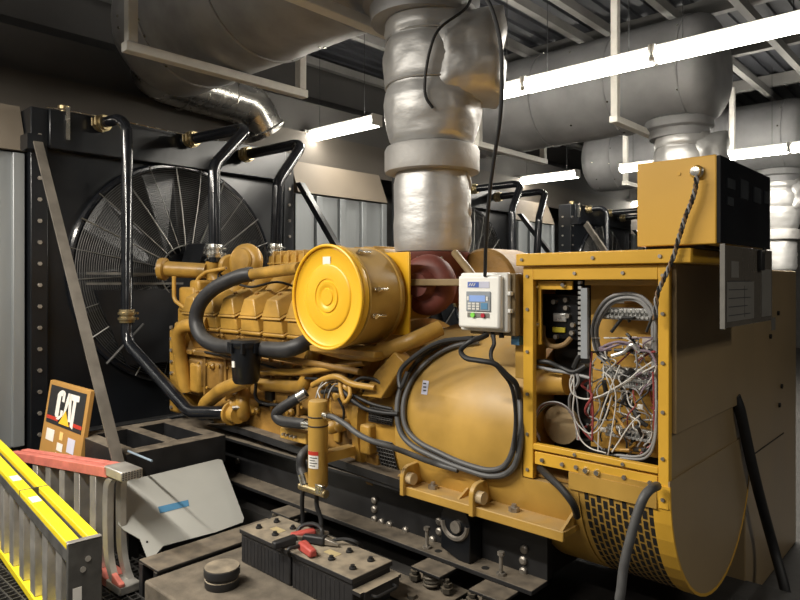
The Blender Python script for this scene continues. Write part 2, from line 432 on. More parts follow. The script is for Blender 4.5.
def exhaust(label):
    c = P(432, 200, Y=YC); x, y = c.x, c.y
    d = (c-EYEP).dot(Fv)
    zz = lambda py: EYE + (HORIZ-py)/FPX*d
    wr = lambda w: w/2/FPX*d
    t = thing('exhaust_pipe', (x, y, zz(252)), label, 'pipe', 'insulated exhaust pipes')
    prof = []
    for py, w in ((252, 73), (248, 76), (240, 77), (225, 78), (215, 77), (200, 78), (185, 77), (177, 74), (172, 72)):
        prof.append((zz(py)-zz(252), wr(w)))
    MB().lathe(prof, (x, y, zz(252)), (0, 0, 1), 72, amp=.008, nf=6).done('lower_blanket', FOIL, t, ang=60)
    MB().lathe([(0, wr(80)), (.004, wr(94)), (.02, wr(95)), (zz(149)-zz(174)-.02, wr(95)), (zz(149)-zz(174), wr(92)), (zz(149)-zz(174)+.012, wr(80))],
               (x, y, zz(174)), (0, 0, 1), 64, amp=.004, nf=4).done('flange_cover', FOILW, t, ang=40)
    prof = []
    for py, w in ((147, 76), (142, 84), (130, 92), (118, 97), (104, 98), (98, 95), (90, 91), (84, 96), (70, 98), (58, 98), (50, 94), (44, 89), (36, 94), (22, 90), (8, 84), (0, 80), (-8, 78)):
        prof.append((zz(py)-zz(147), wr(w)))
    pf = []
    for (a, r0), (a2, r2) in zip(prof, prof[1:]):
        for k in range(3): pf.append((a+(a2-a)*k/3, r0+(r2-r0)*k/3))
    pf.append(prof[-1])
    MB().lathe(pf, (x, y, zz(147)), (0, 0, 1), 96, amp=.013, nf=5).done('upper_blanket', FOIL, t, ang=60)
    # padded box cover on the side of the upper blanket
    p0 = Vector((x, y, zz(70)))
    rr = Rv*1.0; ff = Fv*-1.0
    b = MB(); bm = b.bm
    nx, nz = 12, 14
    grid = {}
    def pad(i, j):
        u = i/nx; v = j/nz
        s_ = min(u, 1-u)*2; w_ = min(v, 1-v)*2
        bulge = (1-(1-s_)**4)*(1-(1-w_)**4)
        ux = -.03 + u*.43; vz = -.245 + v*.50 + (.06*u if v > .5 else .05*u)
        if v < .5: vz += .0
        q = p0 + rr*ux + ff*(.17 + .13*bulge) + up*vz
        q += Vector((1, 1, 1))*0.02*noise.noise(q*8) + ff*.025*noise.noise(q*14)
        return q
    for i in range(nx+1):
        for j in range(nz+1): grid[i, j] = bm.verts.new(pad(i, j))
    for i in range(nx):
        for j in range(nz): bm.faces.new((grid[i, j], grid[i+1, j], grid[i+1, j+1], grid[i, j+1]))
    r = bmesh.ops.extrude_face_region(bm, geom=bm.faces[:])
    bmesh.ops.translate(bm, verts=[v for v in r['geom'] if isinstance(v, bmesh.types.BMVert)], vec=-ff*.26)
    b.done('side_pad', FOIL, t, ang=60)
    # seam flap on the lower blanket
    fl = [x, y]
    b = MB(); pts = []
    for k in range(9):
        py = 178+k*9
        q = Vector((x, y, zz(py))) + Rv*(wr(66)+.012*math.sin(k*2.1)) - Fv*(.07+.01*math.cos(k*1.7))
        pts.append(q)
    b.tube(pts, .022, 8, sm=3).done('blanket_seam', FOILW, t)
    for py, w in ((90, 91), (44, 89)): MB().torus((x, y, zz(py)), (0, .03, 1), wr(w)+.006, .006, 60, 6).done('tie_strap', FOILW, t)
    return t
ex1 = exhaust('tall silver foil-wrapped exhaust pipe rising from the engine, foreground centre')
ex2 = dup(ex1, (0, S-.05, 0), 'foil-wrapped exhaust pipe standing behind the yellow control box')
ex3 = dup(ex1, (0, 2*S-.05, 0), 'distant foil-wrapped exhaust pipe at the right edge of the photo')
ex1r = ex1
c = P(432, 200, Y=YC)
dd = (c-EYEP).dot(Fv)
def ontop(px, py, off):   # point on the near side of the exhaust pipe
    t_ = dd-off
    return EYEP + (Fv + Rv*((px-400)/FPX) + up*((HORIZ-py)/FPX))*t_
tag(MB().tube([ontop(474, -12, .30), ontop(466, 8, .33), ontop(440, 28, .345), ontop(430, 50, .335), ontop(425, 80, .315), ontop(426, 97, .30), ontop(433, 108, .29)], .008, 8, sm=6).done('sensor_cable', BLKR),
    'thin black cable looping over the upper foil blanket of the exhaust pipe', 'cable')
tag(MB().tube([P(476, -12, Y=2.0), P(490, 5, Y=2.0), P(500, 40, Y=2.0), P(502, 80, Y=2.02), P(500, 120, Y=2.05), P(494, 160, Y=2.1), P(489, 200, Y=2.15), P(486, 240, Y=2.22), P(485, 276, Y=2.30)], .008, 8, sm=5).done('hanging_cord', BLKR),
    'black cord hanging from the ceiling down to the white controller box', 'cord')
b = MB()
def strip(pts, r, mat, name, label, cat): return tag(MB().tube(pts, r, 8, sm=6).done(name, mat), label, cat)

# ================================================================== RADIATORS
RX = -5.31
RZ = EYE + .07
def radiator(label):
    t = thing('radiator', (RX, YC, .13), label, 'radiator', 'black engine radiators')
    y0, y1, z0, z1 = 1.72, 4.13, .13, 2.90
    MB().box(RX-.19, RX-.17, y0+.08, y1-.08, z0+.1, z1-.02).done('core', DARKIN, t)
    # shroud plate with the round fan opening
    b = MB(); R = .93; n = 64; cir = []; sq = []; bk = []
    for k in range(n):
        a = 2*PI*k/n; dy, dz = math.cos(a), math.sin(a)
        cir.append(b.bm.verts.new((RX-.02, YC+R*dy, RZ+R*dz)))
        bk.append(b.bm.verts.new((RX-.16, YC+R*.97*dy, RZ+R*.97*dz)))
        s_ = 1e9
        if dy > 1e-6: s_ = min(s_, (y1-.06-YC)/dy)
        if dy < -1e-6: s_ = min(s_, (y0+.06-YC)/dy)
        if dz > 1e-6: s_ = min(s_, (z1-.03-RZ)/dz)
        if dz < -1e-6: s_ = min(s_, (z0+.05-RZ)/dz)
        sq.append(b.bm.verts.new((RX-.05, YC+s_*dy, RZ+s_*dz)))
    for k in range(n):
        j = (k+1) % n
        b.bm.faces.new((cir[k], cir[j], sq[j], sq[k])); b.bm.faces.new((cir[j], cir[k], bk[k], bk[j]))
    b.done('shroud', BLK, t)
    MB().torus((RX, YC, RZ), (1, 0, 0), .935, .032, 72, 10).done('shroud_ring', BLKP, t)
    for ya, yb in ((y0-.02, y0+.1), (y1-.1, y1+.02)):
        b = MB().box(RX-.2, RX+.03, ya, yb, z0, z1)
        o = b.done('side_channel', BLK, t, bevel=.006)
        b = MB()
        for k in range(15):
            z = .45+k*.16
            yy = ya if ya < YC else yb
            sg = -1 if ya < YC else 1
            b.bolt((RX-.12, yy, z), (0, sg, 0), .016, .014)
            b.bolt((RX+.03, (ya+yb)/2, z), (1, 0, 0), .016, .014)
        b.done('bolt', BOLT, o)
    MB().box(RX-.19, RX+.06, y0+.1, y1-.1, z1-.30, z1).done('top_tank', BLK, t, bevel=.008)
    MB().box(RX-.19, RX+.06, y0+.1, y1-.1, z0, z0+.30).done('bottom_tank', BLK, t, bevel=.008)
    b = MB().cyl((RX-.1, 1.98, z1), (RX-.1, 1.98, z1+.05), .03); b.cyl((RX-.1, 1.98, z1+.05), (RX-.1, 1.98, z1+.075), .045, seg=16)
    b.done('filler_cap', BRASS, t)
    MB().box(RX+.062, RX+.08, 1.93, 1.96, z1-.22, z1+.03).done('sight_glass', CHROME, t)
    # fan blades behind the guard
    MB().cyl((RX-.12, YC, RZ), (RX+.02, YC, RZ), .17, seg=24).done('fan_hub', BLK, t)
    for k in range(8):
        a = 2*PI*k/8+.2
        d = Vector((0, math.cos(a), math.sin(a))); s_ = Vector((0, -math.sin(a), math.cos(a)))
        o_ = Vector((RX-.08, YC, RZ)); tw = Vector((.06, 0, 0))
        w0, w1 = .10, .17
        b = MB().hexa([o_+d*.15-s_*w0-tw, o_+d*.88-s_*w1-tw*.6, o_+d*.88+s_*w1+tw*.6, o_+d*.15+s_*w0+tw,
                       o_+d*.15-s_*w0-tw+Vector((.006, 0, 0)), o_+d*.88-s_*w1-tw*.6+Vector((.006, 0, 0)), o_+d*.88+s_*w1+tw*.6+Vector((.006, 0, 0)), o_+d*.15+s_*w0+tw+Vector((.006, 0, 0))])
        b.done('fan_blade', BLK, t)
    # wire guard
    g = MB()
    for k in range(40): g.torus((RX+.10-.06*(k/40), YC, RZ), (1, 0, 0), .24+k*.0172, .0028, 72, 3)
    go = g.done('guard_mesh', WIRED, t)
    for k in range(24):
        a = 2*PI*k/24 + .065
        d = Vector((0, math.cos(a), math.sin(a)))
        big = k % 2 == 0
        MB().tube([Vector((RX+.115, YC, RZ))+d*.2, Vector((RX+.085, YC, RZ))+d*.62, Vector((RX+.03, YC, RZ))+d*.955], .0065 if big else .004, 6).done('guard_spoke', WIRE, t)
    MB().torus((RX+.115, YC, RZ), (1, 0, 0), .24, .008, 48, 6).done('guard_inner_ring', WIRE, t)
    b = MB()
    for z in (RZ-.02, RZ-.10): b.box(RX+.12, RX+.135, YC-.86, YC-.05, z, z+.018)
    b.done('guard_bar', WIRE, t)
    # lower belt guard plates
    b = MB()
    b.prism([(RX+.10, YC-.80, RZ-.14), (RX+.10, YC+.8, RZ-.14), (RX+.14, YC+.55, RZ-.75), (RX+.14, YC-.55, RZ-.75)], (.02, 0, 0))
    b.done('belt_guard', BLK, t)
    b = MB()
    for (ya, za, yb, zb) in ((-.72, -.72, -.42, -.42),):
        b.cyl((RX+.165, YC+ya, RZ+za), (RX+.165, YC+yb, RZ+zb), .010, seg=6)
    b.done('belt_guard_rod', WIRED, t)
    # coolant pipes
    def pipe(pts, clamps, r=.042):
        o = MB().tube(pts, r, 18, fil=.11).done('coolant_pipe', BLKP, t, ang=60)
        for p, ax, kind in clamps:
            ax = Vector(ax).normalized(); p = Vector(p)
            b = MB().lathe([(-.05, r+.004), (-.05, r+.014), (-.03, r+.016), (-.028, r+.024), (-.012, r+.024), (-.01, r+.012), (.01, r+.012), (.012, r+.024), (.028, r+.024), (.03, r+.016), (.05, r+.014), (.05, r+.004)], p, ax, 24)
            _, u, v = basis(ax)
            for s_ in (-.02, .02): b.cyl(p+ax*s_+u*(r+.03)-v*.03, p+ax*s_+u*(r+.03)+v*.03, .009, seg=8)
            b.done('hose_clamp', kind, o)
        return o
    A0 = P(92, 126, X=RX); A1 = P(128, 112, X=-4.9)
    A1.y = A0.y+.02; 
    A1 = Vector((-4.9, P(127, 112, X=-4.9).y, A0.z+.02)); A2 = Vector((A1.x, A1.y, P(127, 346, X=-4.9).z))
    A3 = P(190, 412, Y=2.22); A4 = P(231, 413, Y=2.34)
    pipe([A0, A1, A2+Vector((0, 0, .03)), A3, A4], [(A0+(A1-A0)*.30, A1-A0, BRASS), (Vector((A1.x, A1.y, P(127, 316, X=-4.9).z)), (0, 0, 1), BRASS)])
    B0 = P(180, 142, X=RX); B1 = Vector((-4.52, 3.09, P(246, 127, X=-4.54).z)); B2 = P(214, 166, Y=2.7); B3 = P(215, 262, Y=2.7)
    pipe([B0, B1, B2, B3], [(B0+(B1-B0)*.18, B1-B0, BRASS), (P(214.5, 251, Y=2.7), (0, 0, 1), CHROME)], .046)
    C0 = P(235, 157, X=RX); C1 = Vector((-4.47, 3.62, P(305, 144, X=-4.5).z)); C2 = P(278, 182, Y=3.27); C3 = P(275, 262, Y=3.27)
    pipe([C0, C1, C2, C3], [(C0+(C1-C0)*.18, C1-C0, BRASS), (P(275.3, 250, Y=3.27), (0, 0, 1), CHROME)], .046)
    b = MB().tube([(RX+.05, 1.80, z1+.01), (RX+.12, 2.3, z1-.01), (RX+.12, 3.0, z1-.03), (RX+.05, 3.4, z1)], .005, 6, sm=5)
    b.done('vent_line', CHROME, t)
    # diagonal far side brace
    MB().hexa([Vector(q) for q in [(-5.28, 4.14, 2.45), (-5.2, 4.14, 2.45), (-5.2, 4.2, 2.45), (-5.28, 4.2, 2.45)][:0]] or [
        (-3.62, 4.16, .62), (-3.54, 4.16, .62), (-3.54, 4.22, .62), (-3.62, 4.22, .62),
        (-5.27, 4.16, 2.6), (-5.19, 4.16, 2.6), (-5.19, 4.22, 2.6), (-5.27, 4.22, 2.6)]).done('far_brace', BLK, t)
    MB().box(RX+.04, -3.5, 4.14, 4.28, .13, .62).done('base_beam', BLKM, t)
    # near diagonal brace : angle iron
    p0 = P(39, 147, Y=1.66); p1 = P(119, 466, Y=1.60)
    dv = (p1-p0).normalized(); sd = dv.cross(Vector((0, 1, 0))).normalized()*.052
    b = MB()
    b.prism([p0-sd, p0+sd, p1+sd, p1-sd], (0, .012, 0)); b.prism([p0+sd*.75, p0+sd, p1+sd, p1+sd*.75], (0, -.05, 0))
    o = b.done('near_brace', BRACE, t)
    MB().box(-5.25, -5.10, 1.62, 1.72, 2.55, 2.66).done('brace_bracket', BLK, t)
    return t
ra1 = radiator('big black radiator with round wire fan guard, in front of the nearest engine')
ra2 = dup(ra1, (0, S, 0), 'black radiator with bent pipes just right of the silver exhaust pipe')
ra3 = dup(ra1, (0, 2*S, 0), 'distant black radiator just left of the yellow control box')

# ================================================================== SKID
sk = thing('base_skid', (-3.6, YC, .13), 'black steel skid frame of the nearest generator set, under engine and generator', 'skid')
def rail(ya, yb, yw0, yw1):
    b = MB().box(-4.5, -1.43, yw0, yw1, .284, .57)
    b.box(-4.5, -1.43, ya, yb, .283, .305); b.box(-4.5, -1.43, ya, yb, .555, .575)
    return b.done('side_rail', BLKM, sk, bevel=.003)
r1 = rail(2.37, 2.54, 2.50, 2.54); rail(3.30, 3.47, 3.30, 3.34)
for x in (-4.4, -3.6, -2.5, -1.5): MB().box(x-.05, x+.05, 2.54, 3.30, .30, .54).done('cross_member', BLKM, sk)
def webp(px, py): 
    p = P(px, py, Y=2.5); return p
for px, py in ((375, 500), (375, 509), (375, 519), (382, 527), (406, 534), (440, 521), (440, 531), (433, 543), (525, 549), (524, 560), (524, 571), (205, 440), (238, 461), (390, 526)):
    p = webp(px, py); p.z = min(max(p.z, .31), .53)
    MB().lathe([(0, .019), (.012, .019), (.018, .012), (.018, .0001)], p, (0, -1, 0), 10).done('bolt_head', BOLT, sk)
# lifting eye plate
c = P(455, 508, Y=2.4)
pts = []
for k in range(13):
    a = PI*k/12; pts.append(Vector((c.x+.085*math.cos(a), 2.40, .475+.085*math.sin(a))))
pts += [Vector((c.x-.085, 2.40, .34)), Vector((c.x+.02, 2.40, .306)), Vector((c.x+.085, 2.40, .306))]
o = MB().prism(pts, (0, .09, 0)).done('lifting_eye', BLK, sk, bevel=.004)
MB().torus((c.x, 2.397, .475), (0, 1, 0), .072, .012, 28, 6, 0, PI).done('eye_rim', BOLT, o)
MB().cyl((c.x+.01, 2.385, .46), (c.x+.01, 2.40, .46), .028, seg=16).done('eye_boss', BOLT, o)
for px in (427, 501):
    p = P(px, 555, Y=2.41)
    b = MB().cyl((p.x, 2.41, .30), (p.x, 2.41, .395), .009, seg=8); b.bolt((p.x, 2.41, .392), (0, 0, 1), .016, .016); b.bolt((p.x, 2.41, .306), (0, 0, 1), .022, .010)
    b.done('levelling_stud', BOLT, sk)
b = MB()
for px in (437, 484):
    p = P(px, 560, Y=2.41); b.cyl((p.x, 2.42, .3052), (p.x, 2.42, .307), .018, seg=12)
b.done('bolt_hole', DARKIN, sk)

# isolators
ISOM = M('isolator_dusty_steel', (.07, .062, .05), .5, metal=.4, var=.3, scale=20, dust=.6, dustcol=(.22, .18, .13))
def isolator(x, label):
    y = 2.30
    t = thing('spring_isolator', (x, y, .181), label, 'isolator', 'spring isolators under the skid rail')
    MB().box(x-.15, x+.15, y-.19, y+.09, .181, .194).done('base_plate', BLKM, t, bevel=.003)
    MB().box(x-.085, x+.085, y-.05, y+.10, .268, .282).done('top_plate', BLKM, t, bevel=.003)
    pts = [Vector((x+.036*math.cos(k*.45), y+.036*math.sin(k*.45), .198+.066*k/56)) for k in range(57)]
    MB().tube(pts, .0075, 6).done('spring', ISOM, t)
    for dx in (-.095, .095):
        b = MB().cyl((x+dx, y-.01, .194), (x+dx, y-.01, .262), .011, seg=8); b.bolt((x+dx, y-.01, .205), (0, 0, 1), .028, .022); b.bolt((x+dx, y-.01, .235), (0, 0, 1), .022, .012)
        b.done('anchor_bolt', ISOM, t)
    b = MB().bolt((x, y-.14, .194), (0, 0, 1), .022, .016); b.done('plate_bolt', ISOM, t)
    return t
isolator(P(432, 560, Y=2.30).x, 'black spring isolator under the skid rail, right of the batteries')
isolator(P(492, 590, Y=2.30).x, 'black spring isolator under the right end of the skid rail')
isolator(P(287, 510, Y=2.30).x, 'black spring isolator behind the left end of the batteries')

# ================================================================== ENGINE
en = thing('diesel_engine', (-3.4, YC, .575), 'large yellow diesel engine with valve covers and pipes, between radiator and generator', 'engine')
ex0, ex1_ = -4.45, -2.59
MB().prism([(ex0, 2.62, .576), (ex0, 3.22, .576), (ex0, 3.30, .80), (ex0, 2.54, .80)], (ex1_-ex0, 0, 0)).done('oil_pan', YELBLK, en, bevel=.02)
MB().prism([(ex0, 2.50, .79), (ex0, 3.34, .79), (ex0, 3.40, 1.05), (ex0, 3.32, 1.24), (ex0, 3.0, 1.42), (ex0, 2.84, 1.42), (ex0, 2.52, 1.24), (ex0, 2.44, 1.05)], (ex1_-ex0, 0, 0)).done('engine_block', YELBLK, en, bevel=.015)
# crankcase ribs and ledges
b = MB()
b.box(ex0+.02, ex1_-.02, 2.405, 2.46, 1.075, 1.105); b.box(ex0+.02, ex1_-.02, 2.46, 2.53, .775, .80)
for k in range(8): b.box(ex0+.08+k*.26, ex0+.105+k*.26, 2.43, 2.50, .80, 1.08)
b.done('crankcase_rib', YELBLK, en, bevel=.004)
for k in range(7):
    x = ex0+.22+k*.26
    o = MB().box(x-.095, x+.095, 2.425, 2.475, .84, 1.04).done('inspection_cover', YELBLK, en, bevel=.022)
    b = MB()
    for dx in (-.075, .075):
        for z in (.86, 1.02): b.bolt((x+dx, 2.425, z), (0, -1, 0), .010, .009)
    b.done('cover_bolt', YELD, o)
# heads and valve covers along both banks
for side in (-1, 1):
    for k in range(6):
        x = -4.20+k*.24
        y = YC+side*.335
        T = Matrix.Translation((x, y, 1.19)) @ Matrix.Rotation(-side*math.radians(24), 4, 'X') @ Matrix.Diagonal((.84, 1, 1.06, 1))
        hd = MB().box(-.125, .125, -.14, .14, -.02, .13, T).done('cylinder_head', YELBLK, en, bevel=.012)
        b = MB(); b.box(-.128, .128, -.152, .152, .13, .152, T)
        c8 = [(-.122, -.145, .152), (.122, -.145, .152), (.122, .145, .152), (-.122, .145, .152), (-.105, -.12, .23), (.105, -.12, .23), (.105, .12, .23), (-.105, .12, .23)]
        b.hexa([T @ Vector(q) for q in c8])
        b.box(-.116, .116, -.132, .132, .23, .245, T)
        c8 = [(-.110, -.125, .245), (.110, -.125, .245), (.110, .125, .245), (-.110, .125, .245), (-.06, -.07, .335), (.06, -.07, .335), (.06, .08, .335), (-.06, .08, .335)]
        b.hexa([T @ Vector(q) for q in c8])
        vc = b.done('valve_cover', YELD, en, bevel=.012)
        if side < 0:
            for dx in (-.11, .11): MB().bolt(T @ Vector((dx, -.15, .11)), T.to_3x3() @ Vector((0, -1, 0)), .012, .014).done('cover_bolt', YELBLK, vc)
            MB().bolt(T @ Vector((0, 0, .335)), T.to_3x3() @ Vector((0, 0, 1)), .014, .014).done('cover_bolt', YELBLK, vc)
# exhaust runner elbows above covers
for k in range(6):
    x = -4.10+k*.24
    MB().tube([(x, 2.66, 1.50), (x, 2.72, 1.58), (x, 2.84, 1.62)], .062, 14, fil=.05).done('manifold_elbow', YELD, en)
    MB().cyl((x, 2.70, 1.525), (x, 2.69, 1.545), .085, seg=18).done('elbow_flange', YELD, en)
MB().tube([(-4.2, 2.92, 1.60), (-2.5, 2.92, 1.60)], .10, 20).done('intake_manifold', YELD, en)
# ribbed aftercooler housing on top
a0 = P(272, 252, Y=2.86); a1 = P(310, 250, Y=2.86)
b = MB().box(a0.x, -2.75, 2.84, 3.16, 1.60, 1.80)
k = a0.x+.06
o = b.done('aftercooler', YELD, en, bevel=.03, seg=3)
b = MB()
while k < -2.8: b.box(k, k+.012, 2.82, 3.18, 1.62, 1.815); k += .085
for z in (1.66, 1.72): b.box(a0.x-.01, -2.74, 2.825, 2.84, z, z+.012)
b.done('aftercooler_rib', YELD, o, bevel=.004)
# turbocharger bulb
c = P(246, 262, Y=2.78)
b = MB().torus(c, (.35, -1, .1), .085, .055, 28, 12); b.lathe([(-.05, .06), (.05, .10), (.065, .09), (.07, .0001)], c, (.2, -1, .1), 24)
b.done('turbocharger', YELD, en)
MB().lathe([(0, .075), (.02, .09), (.06, .09), (.10, .065), (.2, .06)], P(232, 266, Y=2.75), (-1, .3, .0), 20).done('turbo_inlet', YELD, en)
# thermostat housing and front pipe manifold
t0 = P(163, 269, Y=2.45); t1 = P(207, 271, Y=2.66)
b = MB().cyl(t0, t1, .062, .058, 20); ax = (t1-t0).normalized()
b.lathe([(-.02, .05), (-.02, .085), (.02, .088), (.03, .064)], t0, ax, 20)
o = b.done('thermostat_housing', YELD, en)
MB().cyl(t0-ax*.022, t0-ax*.018, .04, seg=16).done('housing_opening', DARKIN, o)
b = MB()
for k in range(6):
    a = k*PI/3; _, u, v = basis(ax)
    b.bolt(t0+ (u*math.cos(a)+v*math.sin(a))*.072+ax*.02, -ax, .011, .05)
b.done('housing_bolt', BOLT, o)
p = P(214, 272, Y=2.7)
MB().tube([P(213, 262, Y=2.7), P(212, 276, Y=2.7), P(222, 290, Y=2.74)], .055, 16, fil=.05).done('outlet_neck', YELD, en)
MB().tube([P(275.5, 258, Y=3.27), P(275.5, 285, Y=3.2)], .055, 16).done('outlet_neck', YELD, en)
MB().hexa([P(181, 264, Y=2.72), P(200, 264, Y=2.72), P(200, 264, Y=2.95), P(181, 264, Y=2.95), P(187, 244, Y=2.74), P(206, 243, Y=2.74), P(206, 243, Y=2.93), P(187, 244, Y=2.93)]).done('belt_cover', BLK, en, bevel=.008)
# front gear case
b = MB().box(-4.58, -4.44, 2.42, 3.42, .62, 1.24)
b.box(-4.64, -4.50, 2.52, 3.32, .72, 1.40)
o = b.done('gear_case', YELD, en, bevel=.02)
b = MB()
for z in [.66+.085*k for k in range(8)]: b.bolt((-4.53, 2.42, z), (0, -1, 0), .014, .014); b.bolt((-4.44, 2.46, z+.03), (1, 0, 0), .013, .012)
b.done('case_bolt', BOLT, o)
for px, py, w, h, y in ((188, 300, 30, 26, 2.5), (196, 288, 18, 16, 2.52), (180, 335, 16, 26, 2.44), (196, 378, 18, 30, 2.43)):
    c = P(px, py, Y=y); s_ = (c-EYEP).dot(Fv)/FPX/2
    MB().box(c.x-w*s_, c.x+w*s_, y-.02, y+.22, c.z-h*s_, c.z+h*s_).done('front_bracket', YELD, en, bevel=.02)
# small pipes
def ep(pts, r, name='pipe', mat=YELD, fil=.06, sm=0, parent=en, seg=14):
    return MB().tube([P(a, c_, Y=y) for a, c_, y in pts], r, seg, fil=0 if sm else fil, sm=sm).done(name, mat, parent, ang=60)
ep([(210, 323, 2.40), (184, 326, 2.36), (177, 334, 2.36), (186, 392, 2.40)], .048, 'water_pipe', fil=.10)
ep([(174, 276, 2.44), (174, 300, 2.44), (186, 309, 2.46), (205, 309, 2.5)], .015, 'oil_line', fil=.05)
ep([(197, 300, 2.5), (196, 280, 2.52), (206, 272, 2.55), (226, 268, 2.6)], .014, 'oil_line', fil=.05)
ep([(203, 412, 2.36), (206, 403, 2.34), (222, 390, 2.30), (248, 379, 2.28)], .047, 'water_pipe', fil=.1)
ep([(262, 384, 2.42), (300, 387, 2.42), (305, 384, 2.42), (313, 349, 2.42), (318, 346, 2.40), (345, 352, 2.36), (375, 354, 2.36), (412, 341, 2.42), (440, 328, 2.55)], .041, 'cooling_pipe', fil=.08)
ep([(300, 268, 2.34), (285, 270, 2.36), (248, 275, 2.40)], .036, 'breather_pipe', sm=3)
h = ep([(252, 274, 2.40), (238, 277, 2.36), (215, 288, 2.30), (200, 304, 2.27), (196, 322, 2.26), (203, 338, 2.26), (218, 346, 2.26), (235, 347.5, 2.25), (262, 349, 2.26), (285, 350, 2.27), (298, 346, 2.30), (308, 341, 2.36)], .047, 'breather_hose', HOSE, sm=6)
for a, c_, y in ((249, 274.5, 2.40), (234, 279, 2.355)):
    q = P(a, c_, Y=y); MB().lathe([(-.012, .05), (.012, .05)], q, (1, -.25, .02), 20).done('hose_clamp', CHROME, h)
# breather canister
c = P(246, 363, Y=2.20); rr = 15.5*(c-EYEP).dot(Fv)/FPX
zt = P(246, 347, Y=2.20).z; zb = P(246, 383, Y=2.20).z
o = MB().lathe([(0, rr*.72), (.02, rr*.86), ((zt-zb)*.8, rr*.95), (zt-zb, rr*.95)], (c.x, 2.20, zb), (0, 0, 1), 28).done('breather_canister', BLK, en)
b = MB().lathe([(0, rr*1.02), (.012, rr*1.08), (.03, rr*1.08), (.045, rr*.9), (.05, .0001)], (c.x, 2.20, zt), (0, 0, 1), 28)
for k in range(8): b.box(c.x+rr*1.05*math.cos(k*PI/4)-.01, c.x+rr*1.05*math.cos(k*PI/4)+.01, 2.20+rr*1.05*math.sin(k*PI/4)-.01, 2.20+rr*1.05*math.sin(k*PI/4)+.01, zt-.03, zt+.03)
b.done('canister_lid', BLK, o)
MB().box(c.x-.012, c.x+.012, 2.20-rr*.97, 2.20-rr*.9, zb+.10, zb+.135).done('canister_label', PAPER, o)
# water pump
c = P(243, 404, Y=2.40)
b = MB().torus(c, (-.75, -1, -.05), .07, .045, 32, 12)
b.lathe([(-.10, .075), (.03, .08), (.06, .05), (.08, .045), (.085, .0001)], c, (-.75, -1, -.05), 24)
o = b.done('water_pump', YELD, en)
MB().lathe([(0, .075), (.02, .075), (.021, .055), (.09, .058)], P(231, 413, Y=2.34), (1, -.02, .02), 22).done('pump_outlet', YELD, o)
b = MB()
for k in range(6):
    a = k*PI/3; _, u, v = basis(Vector((-.75, -1, -.05))); b.bolt(c+(u*math.cos(a)+v*math.sin(a))*.10, (-.75, -1, -.05), .012, .06)
b.done('pump_bolt', BOLT, o)
# jumper hose with fittings to the heater
h = ep([(306, 392, 2.34), (298, 398, 2.30), (282, 408, 2.26), (276, 415, 2.25), (282, 421, 2.25), (296, 423, 2.25), (306, 424, 2.26)], .030, 'heater_hose', HOSE, sm=6)
ep([(296, 423, 2.25), (311, 425, 2.25)], .022, 'hose_fitting', CHROME, parent=h); ep([(298, 398, 2.30), (306, 393, 2.33)], .033, 'hose_fitting', CHROME, parent=h)
# terminal box with pins
q0 = P(280, 427, Y=2.30); q1 = P(306, 445, Y=2.30)
o = MB().box(q0.x, q1.x, 2.30, 2.44, q1.z+.0, q0.z-.0).done('terminal_box', YELB, en, bevel=.006)
b = MB()
for k in range(4): b.bolt((q0.x+.045+k*.035, 2.30, (q0.z+q1.z)/2), (0, -1, 0), .008, .02)
b.done('terminal_pin', BOLT, o)
# cluster of brackets, fittings and lines beside the heater
for px, py, w, h_, y in ((352, 422, 18, 38, 2.40), (336, 432, 10, 22, 2.42), (345, 384, 34, 20, 2.44), (330, 405, 12, 16, 2.44), (364, 440, 14, 30, 2.38)):
    c = P(px, py, Y=y); s_ = (c-EYEP).dot(Fv)/FPX/2; MB().box(c.x-w*s_, c.x+w*s_, y, y+.1, c.z-h_*s_, c.z+h_*s_).done('side_bracket', YELD, en, bevel=.012)
for px, py in ((334, 427), (342, 425), (349, 388), (341, 395)):
    c = P(px, py, Y=2.36); MB().lathe([(-.06, .032), (.03, .036), (.045, .02), (.05, .0001)], c, (.2, -1, .1), 14).done('drain_plug', YELD, en)
ep([(313, 385, 2.34), (325, 379, 2.31), (338, 377, 2.30), (352, 384, 2.32), (375, 388, 2.35)], .017, 'fuel_line', sm=5)
ep([(340, 380, 2.33), (341, 392, 2.29), (345, 402, 2.29), (350, 395, 2.30), (349, 383, 2.33)], .011, 'fuel_line', sm=5)
ep([(256, 383, 2.30), (256, 398, 2.30), (266, 404, 2.34), (285, 405, 2.40)], .010, 'drain_hose', BLKR, sm=5)
ep([(262, 372, 2.36), (300, 372, 2.38), (330, 368, 2.38), (365, 362, 2.38)], .020, 'fuel_rail', sm=3)
ep([(205, 340, 2.38), (240, 350, 2.38), (300, 361, 2.38), (360, 372, 2.36)], .018, 'fuel_rail', mat=YELBLK, sm=3)
# harnesses, small clutter and added dark gap blocks along the crankcase
for pts, r in (([(322, 392, 2.33), (340, 390, 2.31), (352, 400, 2.31), (366, 409, 2.33), (384, 413, 2.36), (398, 414, 2.38)], .012), ([(330, 386, 2.34), (350, 394, 2.33), (372, 404, 2.35), (392, 409, 2.38)], .009),
               ([(205, 352, 2.40), (230, 357, 2.40), (268, 366, 2.40), (300, 377, 2.40), (318, 379, 2.36)], .008), ([(338, 398, 2.30), (344, 412, 2.32), (341, 428, 2.34)], .007),
               ([(352, 384, 2.33), (362, 378, 2.35), (376, 380, 2.36), (386, 388, 2.38)], .010), ([(214, 292, 2.5), (232, 284, 2.52), (252, 287, 2.52), (276, 282, 2.54), (296, 287, 2.54)], .008),
               ([(226, 268, 2.6), (218, 276, 2.6), (224, 288, 2.58), (232, 292, 2.56)], .007)):
    ep(pts, r, 'wiring_harness', BLKR, sm=5, seg=8)
